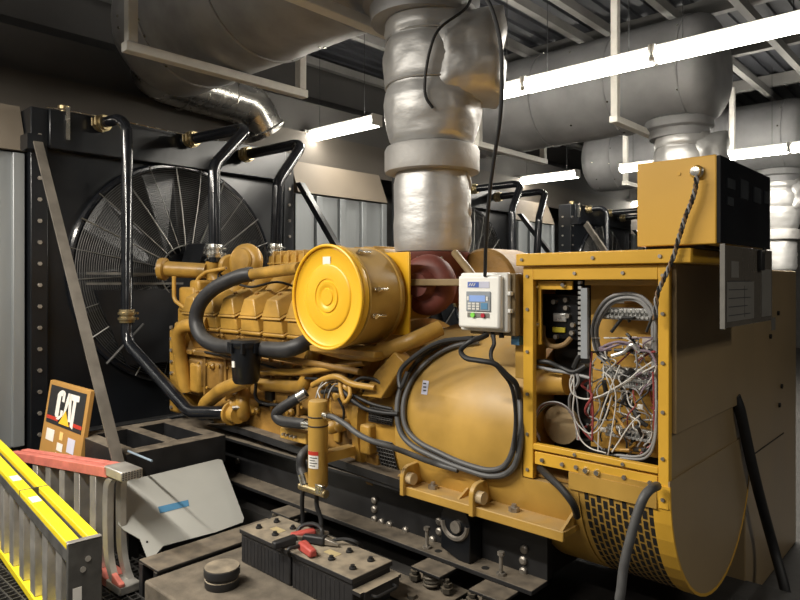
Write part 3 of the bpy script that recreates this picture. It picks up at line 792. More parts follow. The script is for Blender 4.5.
for px, py, w, h_, y in ((352, 352, 40, 12, 2.50), (366, 388, 16, 12, 2.42), (346, 372, 14, 12, 2.42), (290, 400, 10, 8, 2.42), (268, 396, 12, 10, 2.42)):  # black blocks added so gaps behind the pipes read as dark shade
    c = P(px, py, Y=y); s_ = (c-EYEP).dot(Fv)/FPX/2
    MB().box(c.x-w*s_, c.x+w*s_, y, y+.08, c.z-h_*s_, c.z+h_*s_).done('dark_gap_block', BLK, en, bevel=.008)
for k in range(9):
    p = P(206+k*11, 341+k*3.2, Y=2.41)
    MB().bolt(p, (0, -1, .2), .013, .02).done('side_bolt', YELD, en)
for px, py in ((214, 366), (236, 392), (258, 410), (276, 372), (292, 412), (196, 352)):
    p = P(px, py, Y=2.43); MB().lathe([(0, .022), (.02, .022), (.03, .012), (.045, .012), (.046, .0001)], p, (.1, -1, 0), 10).done('fitting', YELD, en)
# engine mount foot
MB().prism([P(205, 425, Y=2.36), P(240, 434, Y=2.36), P(400, 489, Y=2.36), P(400, 480, Y=2.36), P(235, 426, Y=2.36)], (0, .16, 0)).done('mounting_foot', BLKM, en)
b = MB()
b.box(-4.0, -2.4, 2.44, 2.54, .59, .80)
b.done('oil_pan_flange', YELBLK, en, bevel=.01)
# loose wires by heater
for i, (a_, c_) in enumerate(((316, 396), (320, 395), (324, 396), (328, 397))):
    ep([(a_, 398, 2.25), (a_+random.uniform(-2, 3), 390, 2.26), (a_+8, 381+i, 2.31), (a_+18, 378+2*i, 2.34)], .004, 'sensor_wire', (WIREG, WIREW, WIREK, WIREG)[i], sm=4, seg=6)

# exhaust manifold (red) under the exhaust pipe
px_ = P(432, 200, Y=YC)
ma = thing('exhaust_manifold', (px_.x, YC, 1.46), 'dull red exhaust manifold at the foot of the silver pipe, right of the air cleaner', 'manifold')
b = MB().lathe([(0, .19), (.06, .20), (.16, .17), (.24, .205), (.265, .22), (.29, .22)], (px_.x, YC, 1.475), (0, 0, 1), 32)
b.done('outlet_elbow', RUST, ma)
q = P(423, 285, Y=2.62)
MB().torus((q.x, 2.66, q.z), (.2, -1, 0), .10, .065, 28, 14).done('turbine_scroll', RUST, ma)
MB().lathe([(-.1, .10), (.04, .10), (.08, .07), (.12, .06)], (q.x, 2.66, q.z), (.2, -1, 0), 20).done('turbine_casing', RUST, ma)
b = MB()
for k in range(10):
    a = 2*PI*k/10; b.bolt((px_.x+.205*math.cos(a), YC+.205*math.sin(a), 1.74), (0, 0, -1), .013, .02)
b.done('flange_bolt', BOLT, ma)
# steel cross bracket holding air cleaner
s0 = P(404, 279, Y=2.55); s1 = P(462, 288, Y=2.55)
tag(MB().box(s0.x-.12, s1.x+.25, 2.53, 2.60, s1.z+.01, s0.z).done('support_bracket', STEELB, bevel=.005), 'tan steel support bar behind white controller, running to the air cleaner', 'bracket')
ep2 = tag(MB().tube([P(455, 253, Y=2.6), P(470, 272, Y=2.5), P(478, 285, Y=2.5)], .02, 12, sm=4).done('tan_pipe', STEELB), 'short tan pipe slanting down beside the foot of the silver pipe', 'pipe')
# dark curved housing right of manifold (second air cleaner, far bank)
c2 = P(487, 281, Y=3.05)
o = MB().lathe([(0, .21), (.02, .225), (.3, .225), (.32, .21)], (c2.x-.0, 3.0, 1.56), (0, 1, 0), 40).done('air_cleaner', YELBLK)
tag(o, 'far dusty yellow air cleaner, just behind the white controller box', 'air cleaner')

# air cleaner canister
ac = P(326, 297, Y=2.14)
AR = .258
at_ = thing('air_cleaner', (ac.x, 2.3, ac.z-AR), 'round yellow air cleaner canister with bright ringed lid facing the aisle', 'air cleaner')
MB().lathe([(0, AR-.012), (.03, AR-.006), (.29, AR-.006), (.31, AR-.03)], (ac.x, 2.16, ac.z), (0, 1, 0), 64).done('canister_body', YELB, at_)
prof = [(.03, AR), (0, AR+.004), (-.010, AR), (-.014, AR-.012), (-.006, AR-.022), (-.006, .170), (-.011, .166), (-.014, .158), (-.014, .092), (-.009, .088), (-.009, .08), (-.015, .076), (-.015, .054), (-.011, .050), (-.011, .044), (-.016, .040), (-.016, .0001)]
lid = MB().lathe(prof, (ac.x, 2.16, ac.z), (0, 1, 0), 72, caps=False).done('lid', YELDISC, at_, ang=50)
q = P(325, 261, Y=2.14)
MB().box(q.x-.028, q.x+.028, 2.149, 2.1535, q.z-.02, q.z+.022).done('label', PAPER, lid)
b = MB().torus((ac.x, 2.20, ac.z), (0, 1, 0), AR-.004, .008, 64, 6); b.torus((ac.x, 2.42, ac.z), (0, 1, 0), AR-.004, .006, 64, 6)
b.done('clamp_band', YELB, at_)
b = MB()
for a in (.15, -.35, 1.0, 2.2, 3.6):
    d = Vector((math.cos(a), 0, math.sin(a))); p = Vector((ac.x, 2.22, ac.z))+d*(AR+.004)
    b.cyl(p, p+Vector((0, .09, 0))+d*.003, .009, seg=8); b.bolt(p+Vector((0, .02, 0)), d, .014, .012)
b.done('lid_latch', CHROME, at_)
MB().box(ac.x+.0, P(409, 280, Y=2.475).x, 2.475, 2.49, ac.z-.20, P(400, 252, Y=2.475).z).done('mounting_plate', YELDISC, at_, bevel=.004)
MB().cyl((ac.x+.02, 2.49, ac.z), (ac.x+.10, 2.78, ac.z), .13, seg=24).done('air_outlet', YELB, at_)
MB().torus((ac.x, 2.14, ac.z), (0, 1, 0), AR+.0, .008, 72, 8).done('rim', YELDISC, lid)
b = MB().box(ac.x-.3, ac.x+.2, 2.28, 2.44, ac.z-AR-.045, ac.z-AR-.012)
b.box(ac.x-.28, ac.x-.24, 2.36, 2.44, 1.2, ac.z-AR-.03); b.done('cradle', YELD, at_, bevel=.006)

# jacket water heater
hc = P(318, 440, Y=2.16); hd_ = (hc-EYEP).dot(Fv)
ht = thing('coolant_heater', (hc.x, 2.16, P(318, 490, Y=2.16).z), 'upright yellow cylindrical coolant heater with a red and white warning label', 'heater')
zt, zb = P(318, 400, Y=2.16).z, P(318, 487, Y=2.16).z; hr = 10*hd_/FPX
o = MB().lathe([(0, hr*.9), (.01, hr), (zt-zb-.02, hr), (zt-zb-.004, hr*.93), (zt-zb, hr*.8), (zt-zb, .0001)], (hc.x, 2.16, zb), (0, 0, 1), 32).done('tank', YELB, ht)
b = MB()
for py in (416, 425): b.torus((hc.x, 2.16, P(318, py, Y=2.16).z), (0, 0, 1), hr, .0035, 32, 6)
b.done('tank_groove', DARKIN, o)
def curved(px0, px1, py0, py1, mat, name, par, off=.002):
    # label wrapped on the tank
    b = MB(); z0_, z1_ = P(318, py1, Y=2.16).z, P(318, py0, Y=2.16).z
    base = math.atan2(-Fv.y, -Fv.x); n = 8; vs = []
    a0 = math.asin(max(-1, min(1, (px0-318)/10))); a1 = math.asin(max(-1, min(1, (px1-318)/10)))
    for k in range(n+1):
        a = base + (a0 + (a1-a0)*k/n)
        d = Vector((math.cos(a), math.sin(a), 0))
        vs.append((b.bm.verts.new(Vector((hc.x, 2.16, z0_))+d*(hr+off)), b.bm.verts.new(Vector((hc.x, 2.16, z1_))+d*(hr+off))))
    for k in range(n): b.bm.faces.new((vs[k][0], vs[k+1][0], vs[k+1][1], vs[k][1]))
    return b.done(name, mat, par)
lb = curved(309.5, 319.5, 449, 466, PAPER, 'warning_label', o)
curved(309.5, 319.5, 449, 453, REDP, 'label_header', o, .003)
b = MB()
for k in range(4):
    pass
b.bm.free()
for k in range(4): curved(311, 318.5 - (k % 2)*2, 455+k*2.6, 455.8+k*2.6, LINEM, 'label_print', o, .003)
ep([(306, 487, 2.13), (304, 478, 2.13), (301, 468, 2.14), (302, 456, 2.15), (309, 449, 2.2)], .026, 'inlet_hose', HOSE, sm=5, parent=ht)
ep([(303, 474, 2.13), (306, 484, 2.13)], .028, 'hose_fitting', CHROME, parent=ht)
MB().cyl((hc.x-.09, 2.12, zb-.004), (hc.x+.11, 2.12, zb-.004), .02, seg=12).done('bottom_valve', BRASS, ht)
MB().box(hc.x+.045, hc.x+.10, 2.10, 2.125, zb-.01, zb+.04).done('valve_handle', CHROME, ht, bevel=.004)
MB().box(hc.x-.03, hc.x+.03, 2.16+hr*.8, 2.40, zb+.12, zb+.17).done('wall_bracket', YELB, ht)
ep([(326, 416, 2.15), (333, 417, 2.14), (345, 424, 2.14), (358, 434, 2.14), (372, 441, 2.16), (388, 446, 2.2), (405, 452, 2.27), (425, 460, 2.33), (440, 465, 2.375), (458, 470, 2.385)], .0135, 'power_cord', CABLE, sm=6, parent=ht)
MB().cyl(P(324.5, 415, Y=2.15), P(329, 417, Y=2.145), .02, seg=12).done('cord_gland', CHROME, ht)
for a_, dx in ((303, 0), (317, 4)):
    ep([(a_, 486, 2.16), (a_-1+dx*.2, 505, 2.17), (a_+dx, 520, 2.18), (a_-3+dx*1.5, 537, 2.16)], .012, 'drain_hose', BLKR, sm=5, parent=ht)

# ================================================================== GENERATOR
ge = thing('generator', (-1.5, YC, .29), 'large yellow generator body with an open wiring cabinet on its right', 'generator')
GY, GZ, GR = 2.93, .83, .53
x_l = -2.24
prof = [(0, .40), (0, GR-.05), (.03, GR-.012), (.05, GR)]
MB().lathe([(0, .45), (0, GR-.004), (.012, GR), (.745, GR), (.745, .3)], (x_l, GY, GZ), (1, 0, 0), 96).done('stator_housing', YELB, ge)
MB().lathe([(0, .42), (.02, GR-.03), (.04, GR+.02), (.085, GR+.02), (.095, GR-.03), (.34, GR-.03)], (x_l-.34, GY, GZ), (1, 0, 0), 72).done('adapter_ring', YELD, ge)
# vent windows in the adapter
for z0_, z1_ in ((.60, .77), (.86, .94)):
    b = MB(); n = 6
    for k in range(n):
        za, zb_ = z0_+(z1_-z0_)*k/n, z0_+(z1_-z0_)*(k+1)/n
        ya = GY-math.sqrt((GR-.026)**2-(za-GZ)**2); yb = GY-math.sqrt((GR-.026)**2-(zb_-GZ)**2)
        b.poly([(x_l-.21, ya, za), (x_l-.04, ya, za), (x_l-.04, yb, zb_), (x_l-.21, yb, zb_)])
    vw = b.done('vent_window', DARKIN, ge)
    b = MB()
    for k in range(9):
        z = z0_+(z1_-z0_)*k/8; y = GY-math.sqrt((GR-.022)**2-(z-GZ)**2); b.cyl((x_l-.21, y, z), (x_l-.04, y, z), .003, seg=4)
    for k in range(10):
        x = x_l-.21+.0189*k
        b.tube([(x, GY-math.sqrt((GR-.022)**2-(z-GZ)**2), z) for z in [z0_+(z1_-z0_)*j/5 for j in range(6)]], .003, 4)
    b.done('vent_grille', WIRED, vw)
MB().prism([P(361, 396, Y=2.36), P(381, 399, Y=2.36), P(404, 362, Y=2.36), P(394, 352, Y=2.36), P(375, 372, Y=2.36)], (0, .08, 0)).done('flywheel_cover', YELD, ge, bevel=.006)
q = P(424, 387, Y=2.5)
def onbody(px, py, off=.003):
    """point on the stator housing surface along a pixel ray"""
    d = Fv + Rv*((px-400)/FPX) + up*((HORIZ-py)/FPX)
    R_ = GR+off; oy, oz = -GY, EYE-GZ
    a = d.y**2+d.z**2; bb = 2*(d.y*oy+d.z*oz); cc = oy*oy+oz*oz-R_*R_
    disc = bb*bb-4*a*cc
    if disc < 0: t_ = -bb/(2*a)
    else: t_ = (-bb-math.sqrt(disc))/(2*a)
    return EYEP+d*t_
MB().poly  # noqa
b = MB(); b.poly([onbody(421, 394), onbody(427, 395), onbody(429, 381), onbody(423, 380)]); b.done('rating_label', PAPERB, ge)
b = MB()
for k in range(3): b.poly([onbody(423, 391-k*3.5, .004), onbody(426, 391.4-k*3.5, .004), onbody(426.3, 390-k*3.5, .004), onbody(423.3, 389.6-k*3.5, .004)])
b.done('label_print', LINEM, ge)
# end bell (D shaped) with perforated lower part
cxl, cxr = -1.49, -.877
pts = []
for k in range(41):
    a = PI + PI*k/40
    pts.append(Vector((-1.235, GY+GR*1.0*math.cos(a), GZ+.02+ (GR+.02)*math.sin(a))))
pts += [Vector((-1.235, GY+GR, 1.60)), Vector((-1.235, GY-GR, 1.60))][:0]
MB().prism(pts, (cxr-.004+1.235, 0, 0)).done('end_bell', YELB, ge)
pts2 = [Vector((-1.495, p.y, p.z)) for p in pts]
pts2 = [Vector((-1.495, GY+GR*math.cos(PI+PI*k/40), GZ+GR*math.sin(PI+PI*k/40))) for k in range(41)]
pts2 = [p for p in pts2 if p.z < .76]; pts2 = [Vector((-1.495, pts2[0].y, .76))] + pts2 + [Vector((-1.495, pts2[-1].y, .76))]
MB().prism(pts2, (.258, 0, 0)).done('lower_casing', YELB, ge)
# end panel plates
pts = []
for k in range(41):
    a = PI + PI*k/40
    pts.append(Vector((cxr-.003, GY+(GR-.0)*math.cos(a), GZ+.02+(GR+.02)*math.sin(a))))
pts += [Vector((cxr-.003, GY+GR, .87)), Vector((cxr-.003, GY-GR, .87))]
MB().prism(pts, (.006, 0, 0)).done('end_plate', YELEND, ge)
b = MB()
for k in range(24):
    a = PI+PI*(k+.0)/24; b2 = PI+PI*(k+1)/24
    b.hexa([(cxr-.06, GY+GR*math.cos(t_)*1.006, GZ+.02+(GR+.02)*math.sin(t_)*1.006) for t_ in (a, b2)] + [(cxr+.005, GY+GR*math.cos(t_)*1.006, GZ+.02+(GR+.02)*math.sin(t_)*1.006) for t_ in (b2, a)]
           + [(cxr-.06, GY+GR*math.cos(t_)*.985, GZ+.02+(GR+.02)*math.sin(t_)*.985) for t_ in (a, b2)] + [(cxr+.005, GY+GR*math.cos(t_)*.985, GZ+.02+(GR+.02)*math.sin(t_)*.985) for t_ in (b2, a)])
b.done('end_rim', YEL, ge)
b = MB()
for i in range(12):
    x = -1.212+i*.0258
    for j in range(20):
        a = PI + math.radians(9) + math.radians(4.6)*(j+.5*(i % 2)); a2 = a+math.radians(3.7)
        if a2 > PI*1.66: continue
        R1 = 1.003
        q = [(x, GY+GR*R1*math.cos(t_), GZ+.02+(GR+.02)*R1*math.sin(t_)) for t_ in (a, (a+a2)/2, a2)]
        b.poly([q[0], (x+.0165, q[0][1], q[0][2]), (x+.0165, q[1][1], q[1][2]), q[1]])
        b.poly([q[1], (x+.0165, q[1][1], q[1][2]), (x+.0165, q[2][1], q[2][2]), q[2]])
b.done('vent_slot', DARKIN, ge)
# cabinet shell
CY = 2.40; CB, CT = .765, 1.716; CD = 3.46
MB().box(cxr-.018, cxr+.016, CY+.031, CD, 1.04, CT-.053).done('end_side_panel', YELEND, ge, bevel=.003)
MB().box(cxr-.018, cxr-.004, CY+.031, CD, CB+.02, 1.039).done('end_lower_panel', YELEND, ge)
MB().box(cxl, cxr-.02, CD-.02, CD, CB, CT-.07).done('rear_panel', YELB, ge)
MB().box(cxl, cxl+.015, CY+.03, CD-.02, 1.30, CT-.07).done('left_panel', YELB, ge)
MB().box(cxl-.02, cxr+.085, CY-.025, CD+.02, CT-.052, CT).done('top_cover', YEL, ge, bevel=.004)
MB().box(cxl+.01, cxr-.02, CY+.25, CY+.26, CB, CT-.08).done('dark_back_sheet', DARKIN, ge)  # dark sheet added to give the cabinet interior its deep shade
MB().box(cxl+.01, cxr-.02, CY+.04, CY+.25, CB+.001, CB+.012).done('cabinet_floor', YELBLK, ge)
oz0 = .915
b = MB()
xl, xr = P(533, 400, Y=CY).x, P(658, 400, Y=CY).x
oz1 = EYE+.005
b.box(cxl, xl, CY, CY+.03, CB, CT-.054); b.box(xr, cxr, CY, CY+.03, CB, CT-.054)
b.box(xl, xr, CY, CY+.03, oz1, CT-.054); b.box(xl, xr, CY, CY+.03, oz0-.025, oz0)
fr = b.done('cabinet_frame', YEL, ge, bevel=.003)
b = MB()
for x in (cxl+.022, cxr-.022):
    for z in (.80, .95, 1.12, 1.3, 1.48, 1.62): b.bolt((x, CY, z), (0, -1, 0), .0075, .006)
for x in (-1.25, -1.05):
    b.bolt((x, CY, CT-.085), (0, -1, 0), .0075, .006); b.bolt((x, CY, oz0-.013), (0, -1, 0), .0075, .006)
for x in (cxl+.01, -1.16, -.90): b.bolt((x, CY-.025, CT-.026), (0, -1, 0), .0075, .006)
b.done('frame_screw', BOLT, fr)
# lower closing panel with bolts
pl = MB().box(xl+.006, xr-.004, CY+.004, CY+.03, .829, .881).done('lower_panel', YEL, ge, bevel=.002)
b = MB()
for px, py in ((542, 466), (562, 471), (576, 476), (624, 480), (650, 488)):
    p = P(px, py, Y=CY); b.bolt((p.x, CY+.004, .852), (0, -1, 0), .009, .009)
b.done('panel_bolt', BOLT, pl)
b = MB()
for px, py in ((586, 477), (597, 478)):
    p = P(px, py, Y=CY); b.lathe([(0, .014), (.006, .014), (.014, .010), (.014, .0001)], (p.x, CY+.004, .848), (0, -1, 0), 14)
b.done('panel_plug', CHROME, pl)
MB().box(P(569, 480, Y=CY).x, xr-.004, CY-.004, CY+.02, .762, .829).done('vent_header', YELB, ge)
# inside of cabinet
MB().box(P(586, 280, Y=CY+.06).x, xr, CY+.05, CY+.20, P(586, 285, Y=CY+.05).z, oz1+.02).done('backplate_flange', YELB, ge)
xm = P(590, 300, Y=CY+.1).x
MB().box(P(591, 300, Y=CY+.2).x, xr+.0, CY+.20, CY+.21, oz0-.02, oz1+.02).done('terminal_backplate', YELIN, ge)
xs_ = P(583, 300, Y=CY+.05).x
o = MB().box(xs_, xs_+.028, CY+.03, CY+.05, P(586, 358, Y=CY+.05).z, P(586, 288, Y=CY+.05).z).done('terminal_strip', M('terminal_strip_grey', (.30, .32, .34), .4, var=.1), ge)
b = MB()
for k in range(16):
    z = P(586, 355, Y=CY+.05).z + k*.0205; b.box(xs_-.014, xs_, CY+.034, CY+.048, z, z+.012)
b.done('terminal_screw', TERM, o)
# mounting plate top-left
b = MB()
z279, z288 = P(540, 281, Y=CY+.04).z, P(540, 289, Y=CY+.04).z
b.box(xl, P(572, 285, Y=CY+.04).x, CY+.04, CY+.05, 1.565, 1.60); b.box(xl, P(541, 300, Y=CY+.04).x, CY+.04, CY+.05, 1.33, 1.566)
o = b.done('breaker_bracket', YEL, ge)
b = MB()
for px, py in ((537, 286), (564, 285), (537, 324)):
    p = P(px, py, Y=CY+.04); b.lathe([(0, .013), (.006, .013), (.016, .008), (.016, .0001)], p, (0, -1, 0), 12)
b.done('bracket_bolt', CHROME, o)
# voltage regulator assembly
def ib(px0, px1, py0, py1, y, dep, mat, name, par=ge, bev=.003):
    a = P(px0, py0, Y=y); c_ = P(px1, py1, Y=y)
    return MB().box(a.x, c_.x, y, y+dep, min(a.z, c_.z), max(a.z, c_.z)).done(name, mat, par, bevel=bev)
vr = ib(542, 578, 294, 340, CY+.14, .08, BLK, 'regulator')
ib(553, 566, 313, 322, CY+.13, .01, TERM, 'regulator_plate', vr); ib(552, 565, 327, 333, CY+.13, .01, M('yellow_tag', (.55, .45, .03), .5), 'regulator_tag', vr)
b = MB()
for px, py in ((565, 300), (565, 308), (553, 302), (567, 316), (572, 325), (571, 333), (555, 337)):
    b.cyl(P(px, py, Y=CY+.12), P(px, py, Y=CY+.12)+Vector((0, .03, 0)), .010, seg=12)
b.done('regulator_cap', BOLT, vr)
b = MB().tube([P(543, 326, Y=CY+.12), P(544, 338, Y=CY+.10), P(551, 346, Y=CY+.10), P(563, 345, Y=CY+.10), P(571, 338, Y=CY+.12)], .011, 10, sm=5)
b.done('regulator_lead', M('brown_tape', (.30, .19, .08), .6), vr)
MB().cyl(P(534, 382, Y=CY+.13), P(568, 382, Y=CY+.13), .055, seg=24).done('inner_duct', YELIN, ge)
c_ = P(563, 424, Y=CY+.2)
MB().lathe([(0, .085), (.02, .085), (.02, .06), (.03, .0001)], c_, (0, -1, 0), 28).done('bearing_cover', M('cream_cover', (.48, .36, .20), .5), ge)
# terminal rows
for px0, px1, py, y in ((599, 650, 314, CY+.12), (602, 652, 374, CY+.11), (606, 652, 434, CY+.10), (626, 655, 384, CY+.09)):
    a = P(px0, py, Y=y); c_ = P(px1, py, Y=y); zc = (a.z+c_.z)/2
    o = MB().box(a.x, c_.x, y+.01, y+.04, zc-.024, zc+.024).done('terminal_block', TERM, ge)
    b = MB(); n = 12
    for k in range(n):
        x = a.x+(c_.x-a.x)*(k+.5)/n; b.cyl((x, y-.012, zc+.012), (x, y+.01, zc+.012), .0065, seg=8); b.cyl((x, y-.012, zc-.012), (x, y+.01, zc-.012), .0065, seg=8)
        b.box(x+.006, x+.0085, y-.006, y+.012, zc-.017, zc+.017)
    b.done('terminal_stud', TERM if k % 2 else BOLT, o)
ib(642, 656, 338, 356, CY+.15, .03, M('relay_beige', (.45, .40, .36), .5), 'relay')
ib(612, 636, 293, 304, CY+.19, .008, PAPER, 'wiring_tag'); ib(624, 637, 299, 304, CY+.185, .004, M('orange_tag', (.45, .22, .05), .5), 'wiring_tag')
ib(600, 606, 427, 433, CY+.08, .008, PAPER, 'wire_marker'); ib(637, 643, 404, 410, CY+.1, .008, PAPER, 'wire_marker'); ib(630, 636, 436, 440, CY+.1, .008, PAPER, 'wire_marker')
# big grey cable arcs
for i in range(4):
    k = i*2.2
    pts = [(604+k, 362-k*.3), (596+k*.7, 350), (592+k*.8, 330), (597+k*.9, 312+k*.4), (607+k*.7, 299+k*.8), (622, 293.5+k), (638-k*.4, 295+k*.8), (650-k*.7, 304+k*.5), (655-k*.6, 318), (656-k*.5, 340), (656-k*.5, 380)]
    MB().tube([P(a, c_, Y=CY+.09+.01*(i % 2)) for a, c_ in pts], .0062, 8, sm=5).done('wire_loom', WIREG, ge)
rnd = random.Random(21)
WIREY = M('amber_wire', (.45, .25, .05), .5)
# tangled wires
def tangle(n, x0, x1, y0, y1, mats, r, loops):
    for i in range(n):
        k = rnd.randint(4, 6); pts = []
        sx, sy = rnd.uniform(x0, x1), rnd.uniform(y0, y1)
        ax_, ay_ = rnd.uniform(-.7, .7), rnd.choice((-1, 1))
        for j in range(k):
            sx = min(max(sx + rnd.gauss(ax_*6, 8), x0), x1); sy = min(max(sy + ay_*rnd.uniform(3, 17), y0), y1)
            pts.append(P(sx, sy, Y=CY+rnd.uniform(.045, .12)))
        MB().tube(pts, r*rnd.uniform(.8, 1.2), 6, sm=5).done('wire', rnd.choice(mats), ge)
tangle(30, 592, 655, 338, 420, [WIREW, WIREW, WIREG, WIREW, WIREP, WIREG], .0030, 1)
tangle(24, 588, 655, 352, 455, [WIREW, WIREG, WIREK, WIRER, WIREK, WIREG], .0034, 1)
tangle(6, 600, 652, 318, 350, [WIREK, WIREK, WIREP], .006, 1)
tangle(8, 604, 650, 370, 450, [WIREK, WIREK], .009, 1)
tangle(6, 570, 592, 365, 440, [WIREK, WIREG, WIRER], .006, 1)
tangle(4, 600, 640, 405, 450, [WIREY, WIREY], .006, 1)
for pts, m, r in (([(574, 372), (570, 382), (573, 394), (585, 399), (600, 396), (615, 388), (628, 380), (640, 370), (652, 362)], WIREW, .0034),
                  ([(575, 375), (571, 390), (580, 398), (596, 398), (612, 392), (626, 383), (640, 374), (655, 366)], WIREW, .0032),
                  ([(574, 374), (574, 395), (573, 410), (577, 423), (588, 433), (598, 430), (606, 415), (612, 395)], WIREW, .0030),
                  ([(570, 372), (573, 384), (577, 400), (580, 420), (590, 436), (605, 452)], WIREG, .0030),
                  ([(574, 420), (580, 438), (590, 448), (606, 453)], WIREW, .0030),
                  ([(612, 452), (620, 440), (630, 425), (640, 415)], WIREW, .003),
                  ([(592, 352), (590, 380), (593, 410), (592, 440)], WIRER, .004), ([(653, 372), (654, 400), (654, 430)], WIRER, .004),
                  ([(604, 350), (614, 346), (625, 344), (638, 350), (650, 352), (656, 362)], WIREP, .005), ([(604, 346), (612, 343), (622, 342), (640, 347)], WIREP, .005),
                  ([(534, 362), (548, 362), (562, 368), (574, 372), (586, 366)], WIREK, .010), ([(535, 366), (552, 370), (570, 373), (590, 378)], WIREG, .007),
                  ([(574, 368), (580, 356), (588, 352)], WIREK, .012), ([(598, 452), (600, 420), (610, 390), (620, 365)], WIREW, .003),
                  ([(608, 455), (612, 430), (616, 400), (612, 380), (604, 372)], WIREW, .003), ([(616, 455), (640, 456), (652, 445), (656, 420), (656, 380)], WIREG, .005),
                  ([(620, 458), (645, 458), (655, 440), (657, 400)], WIREG, .005), ([(612, 356), (624, 352), (632, 345), (640, 352)], TERM, .008)):
    MB().tube([P(a, c_, Y=CY+rnd.uniform(.045, .06)) for a, c_ in pts], r, 8, sm=6).done('wire', m, ge)
for i in range(6):  # wire ring lower left
    k = i*1.1
    m = [WIREG, WIRER, WIREP, WIREW, WIREK, WIREG][i]
    MB().tube([P(a, c_, Y=CY+.06+.006*i) for a, c_ in [(540, 441-k), (535+k*.3, 430), (535+k*.3, 417), (540+k*.5, 406+k*.6), (549, 402+k*.5), (560, 403+k*.4), (570-k*.3, 410), (577-k*.4, 422), (580-k*.5, 440)]], .0032, 6, sm=5).done('wire', m, ge)
# generator foot
zF = .578
ft = MB().box(-2.12, -1.26, 2.33, 2.52, zF, zF+.028).done('generator_foot', YELB, ge, bevel=.004)
MB().box(-2.12, -1.26, 2.325, 2.34, zF-.012, zF+.03).done('foot_lip', YELB, ft, bevel=.004)
MB().prism([(-1.28, 2.33, zF+.028), (-1.28, 2.52, zF+.028), (-1.28, 2.52, zF+.12)], (.012, 0, 0)).done('foot_gusset', YELB, ft)
def lug(px, py):
    p = P(px, py, Y=2.36); x = p.x; pts = []
    for k in range(9):
        a = PI*.5+PI*.5*k/8; pts.append(Vector((x-.012, 2.36+.055*math.cos(a), zF+.075+.055*math.sin(a))))
    pts += [Vector((x-.012, 2.305, zF-.01)), Vector((x-.012, 2.36, zF-.01)), Vector((x-.012, 2.54, zF+.028)), Vector((x-.012, 2.54, zF+.135))]
    o = MB().prism(pts, (.024, 0, 0)).done('lifting_lug', YELB, ft, bevel=.003)
    MB().cyl((x+.012, 2.345, zF+.07), (x+.045, 2.345, zF+.07), .028, seg=18).done('lug_pin', M('lug_pin_tan', (.5, .38, .22), .5), o)
lug(409, 485); lug(478, 504)
for px, py in ((398, 478), (462, 497)):
    p = P(px, py, Y=2.40); MB().prism([(p.x, 2.36, zF+.028), (p.x, 2.52, zF+.028), (p.x, 2.52, zF+.10)], (.012, 0, 0)).done('foot_gusset', YELB, ft)
b = MB()
for px, py in ((433, 487), (514, 509)):
    p = P(px, py, Y=2.40); b.bolt((p.x, 2.40, zF+.028), (0, 0, 1), .024, .018); b.cyl((p.x, 2.40, zF+.028), (p.x, 2.40, zF+.06), .011, seg=8)
b.done('foot_bolt', BOLT, ft)
# left post beside cabinet
MB().box(P(515, 330, Y=2.44).x, cxl-.003, 2.44, 2.60, P(515, 378, Y=2.44).z, P(515, 274, Y=2.44).z).done('cabinet_side_duct', YELB, ge, bevel=.004)

# power cables looping over generator body
def surf(pts, off): return [onbody(a, c_, off) for a, c_ in pts]
loopA = [(478, 338), (455, 340), (436, 347), (420, 358), (407, 374), (399, 393), (397, 412), (399, 428), (405, 439), (416, 448), (432, 456), (450, 464), (470, 471), (488, 476), (503, 475), (513, 468), (518, 456), (520.5, 440), (521, 420), (520, 400), (515, 385)]
loopB = [(478, 342), (458, 345), (441, 352), (426, 363), (413, 378), (405, 396), (403, 412), (405, 425), (411, 435), (422, 444), (438, 452), (455, 460), (473, 466.5), (489, 470), (501, 468), (508, 461), (513, 449), (516, 430), (516.5, 410), (514, 392)]
tag(MB().tube(surf(loopA, .022), .0135, 10, sm=5).done('power_cable', CABLE), 'thick grey cable, outer of two looping around the yellow generator body', 'cable', 'generator cables')
tag(MB().tube(surf(loopB, .020), .0125, 10, sm=5).done('power_cable', CABLE), 'thick grey cable, inner of two looping around the yellow generator body', 'cable', 'generator cables')
b = MB()
tag(MB().tube([P(408, 372, Y=2.3), P(401, 388, Y=2.28), P(400, 372, Y=2.3), P(414, 357, Y=2.32), P(440, 342, Y=2.35), P(474, 338, Y=2.4)], .012, 8, sm=5).done('power_cable', BLKR), 'thin black cable running along the top left of the generator body', 'cable', 'generator cables')
tag(MB().tube([P(487, 335, Y=2.31), P(480, 338, Y=2.26), P(470, 342, Y=2.22), P(461, 350, Y=2.22), P(466, 358, Y=2.22), P(482, 361, Y=2.22), P(495, 364, Y=2.24), P(507, 375, Y=2.27), P(516, 384, Y=2.30), P(519, 398, Y=2.34)], .0115, 10, sm=6).done('controller_cable', BLKR), 'black cable looping below the white controller box', 'cable')
tag(MB().tube([P(493, 335, Y=2.31), P(494, 344, Y=2.3), P(491, 352, Y=2.29), P(492, 360, Y=2.28), P(500, 370, Y=2.30), P(512, 388, Y=2.34), P(516, 420, Y=2.36), P(514, 450, Y=2.36)], .009, 8, sm=6).done('controller_cable', BLKR), 'thin black cable hanging straight down from the white controller box', 'cable')
tag(MB().tube([P(540, 468, Y=2.42), P(548, 476, Y=2.36), P(560, 487, Y=2.33), P(570, 499, Y=2.32), P(575, 508, Y=2.34), P(577, 516, Y=2.40)], .015, 10, sm=6).done('drain_cable', BLKR), 'black cable sagging under the open wiring cabinet', 'cable')
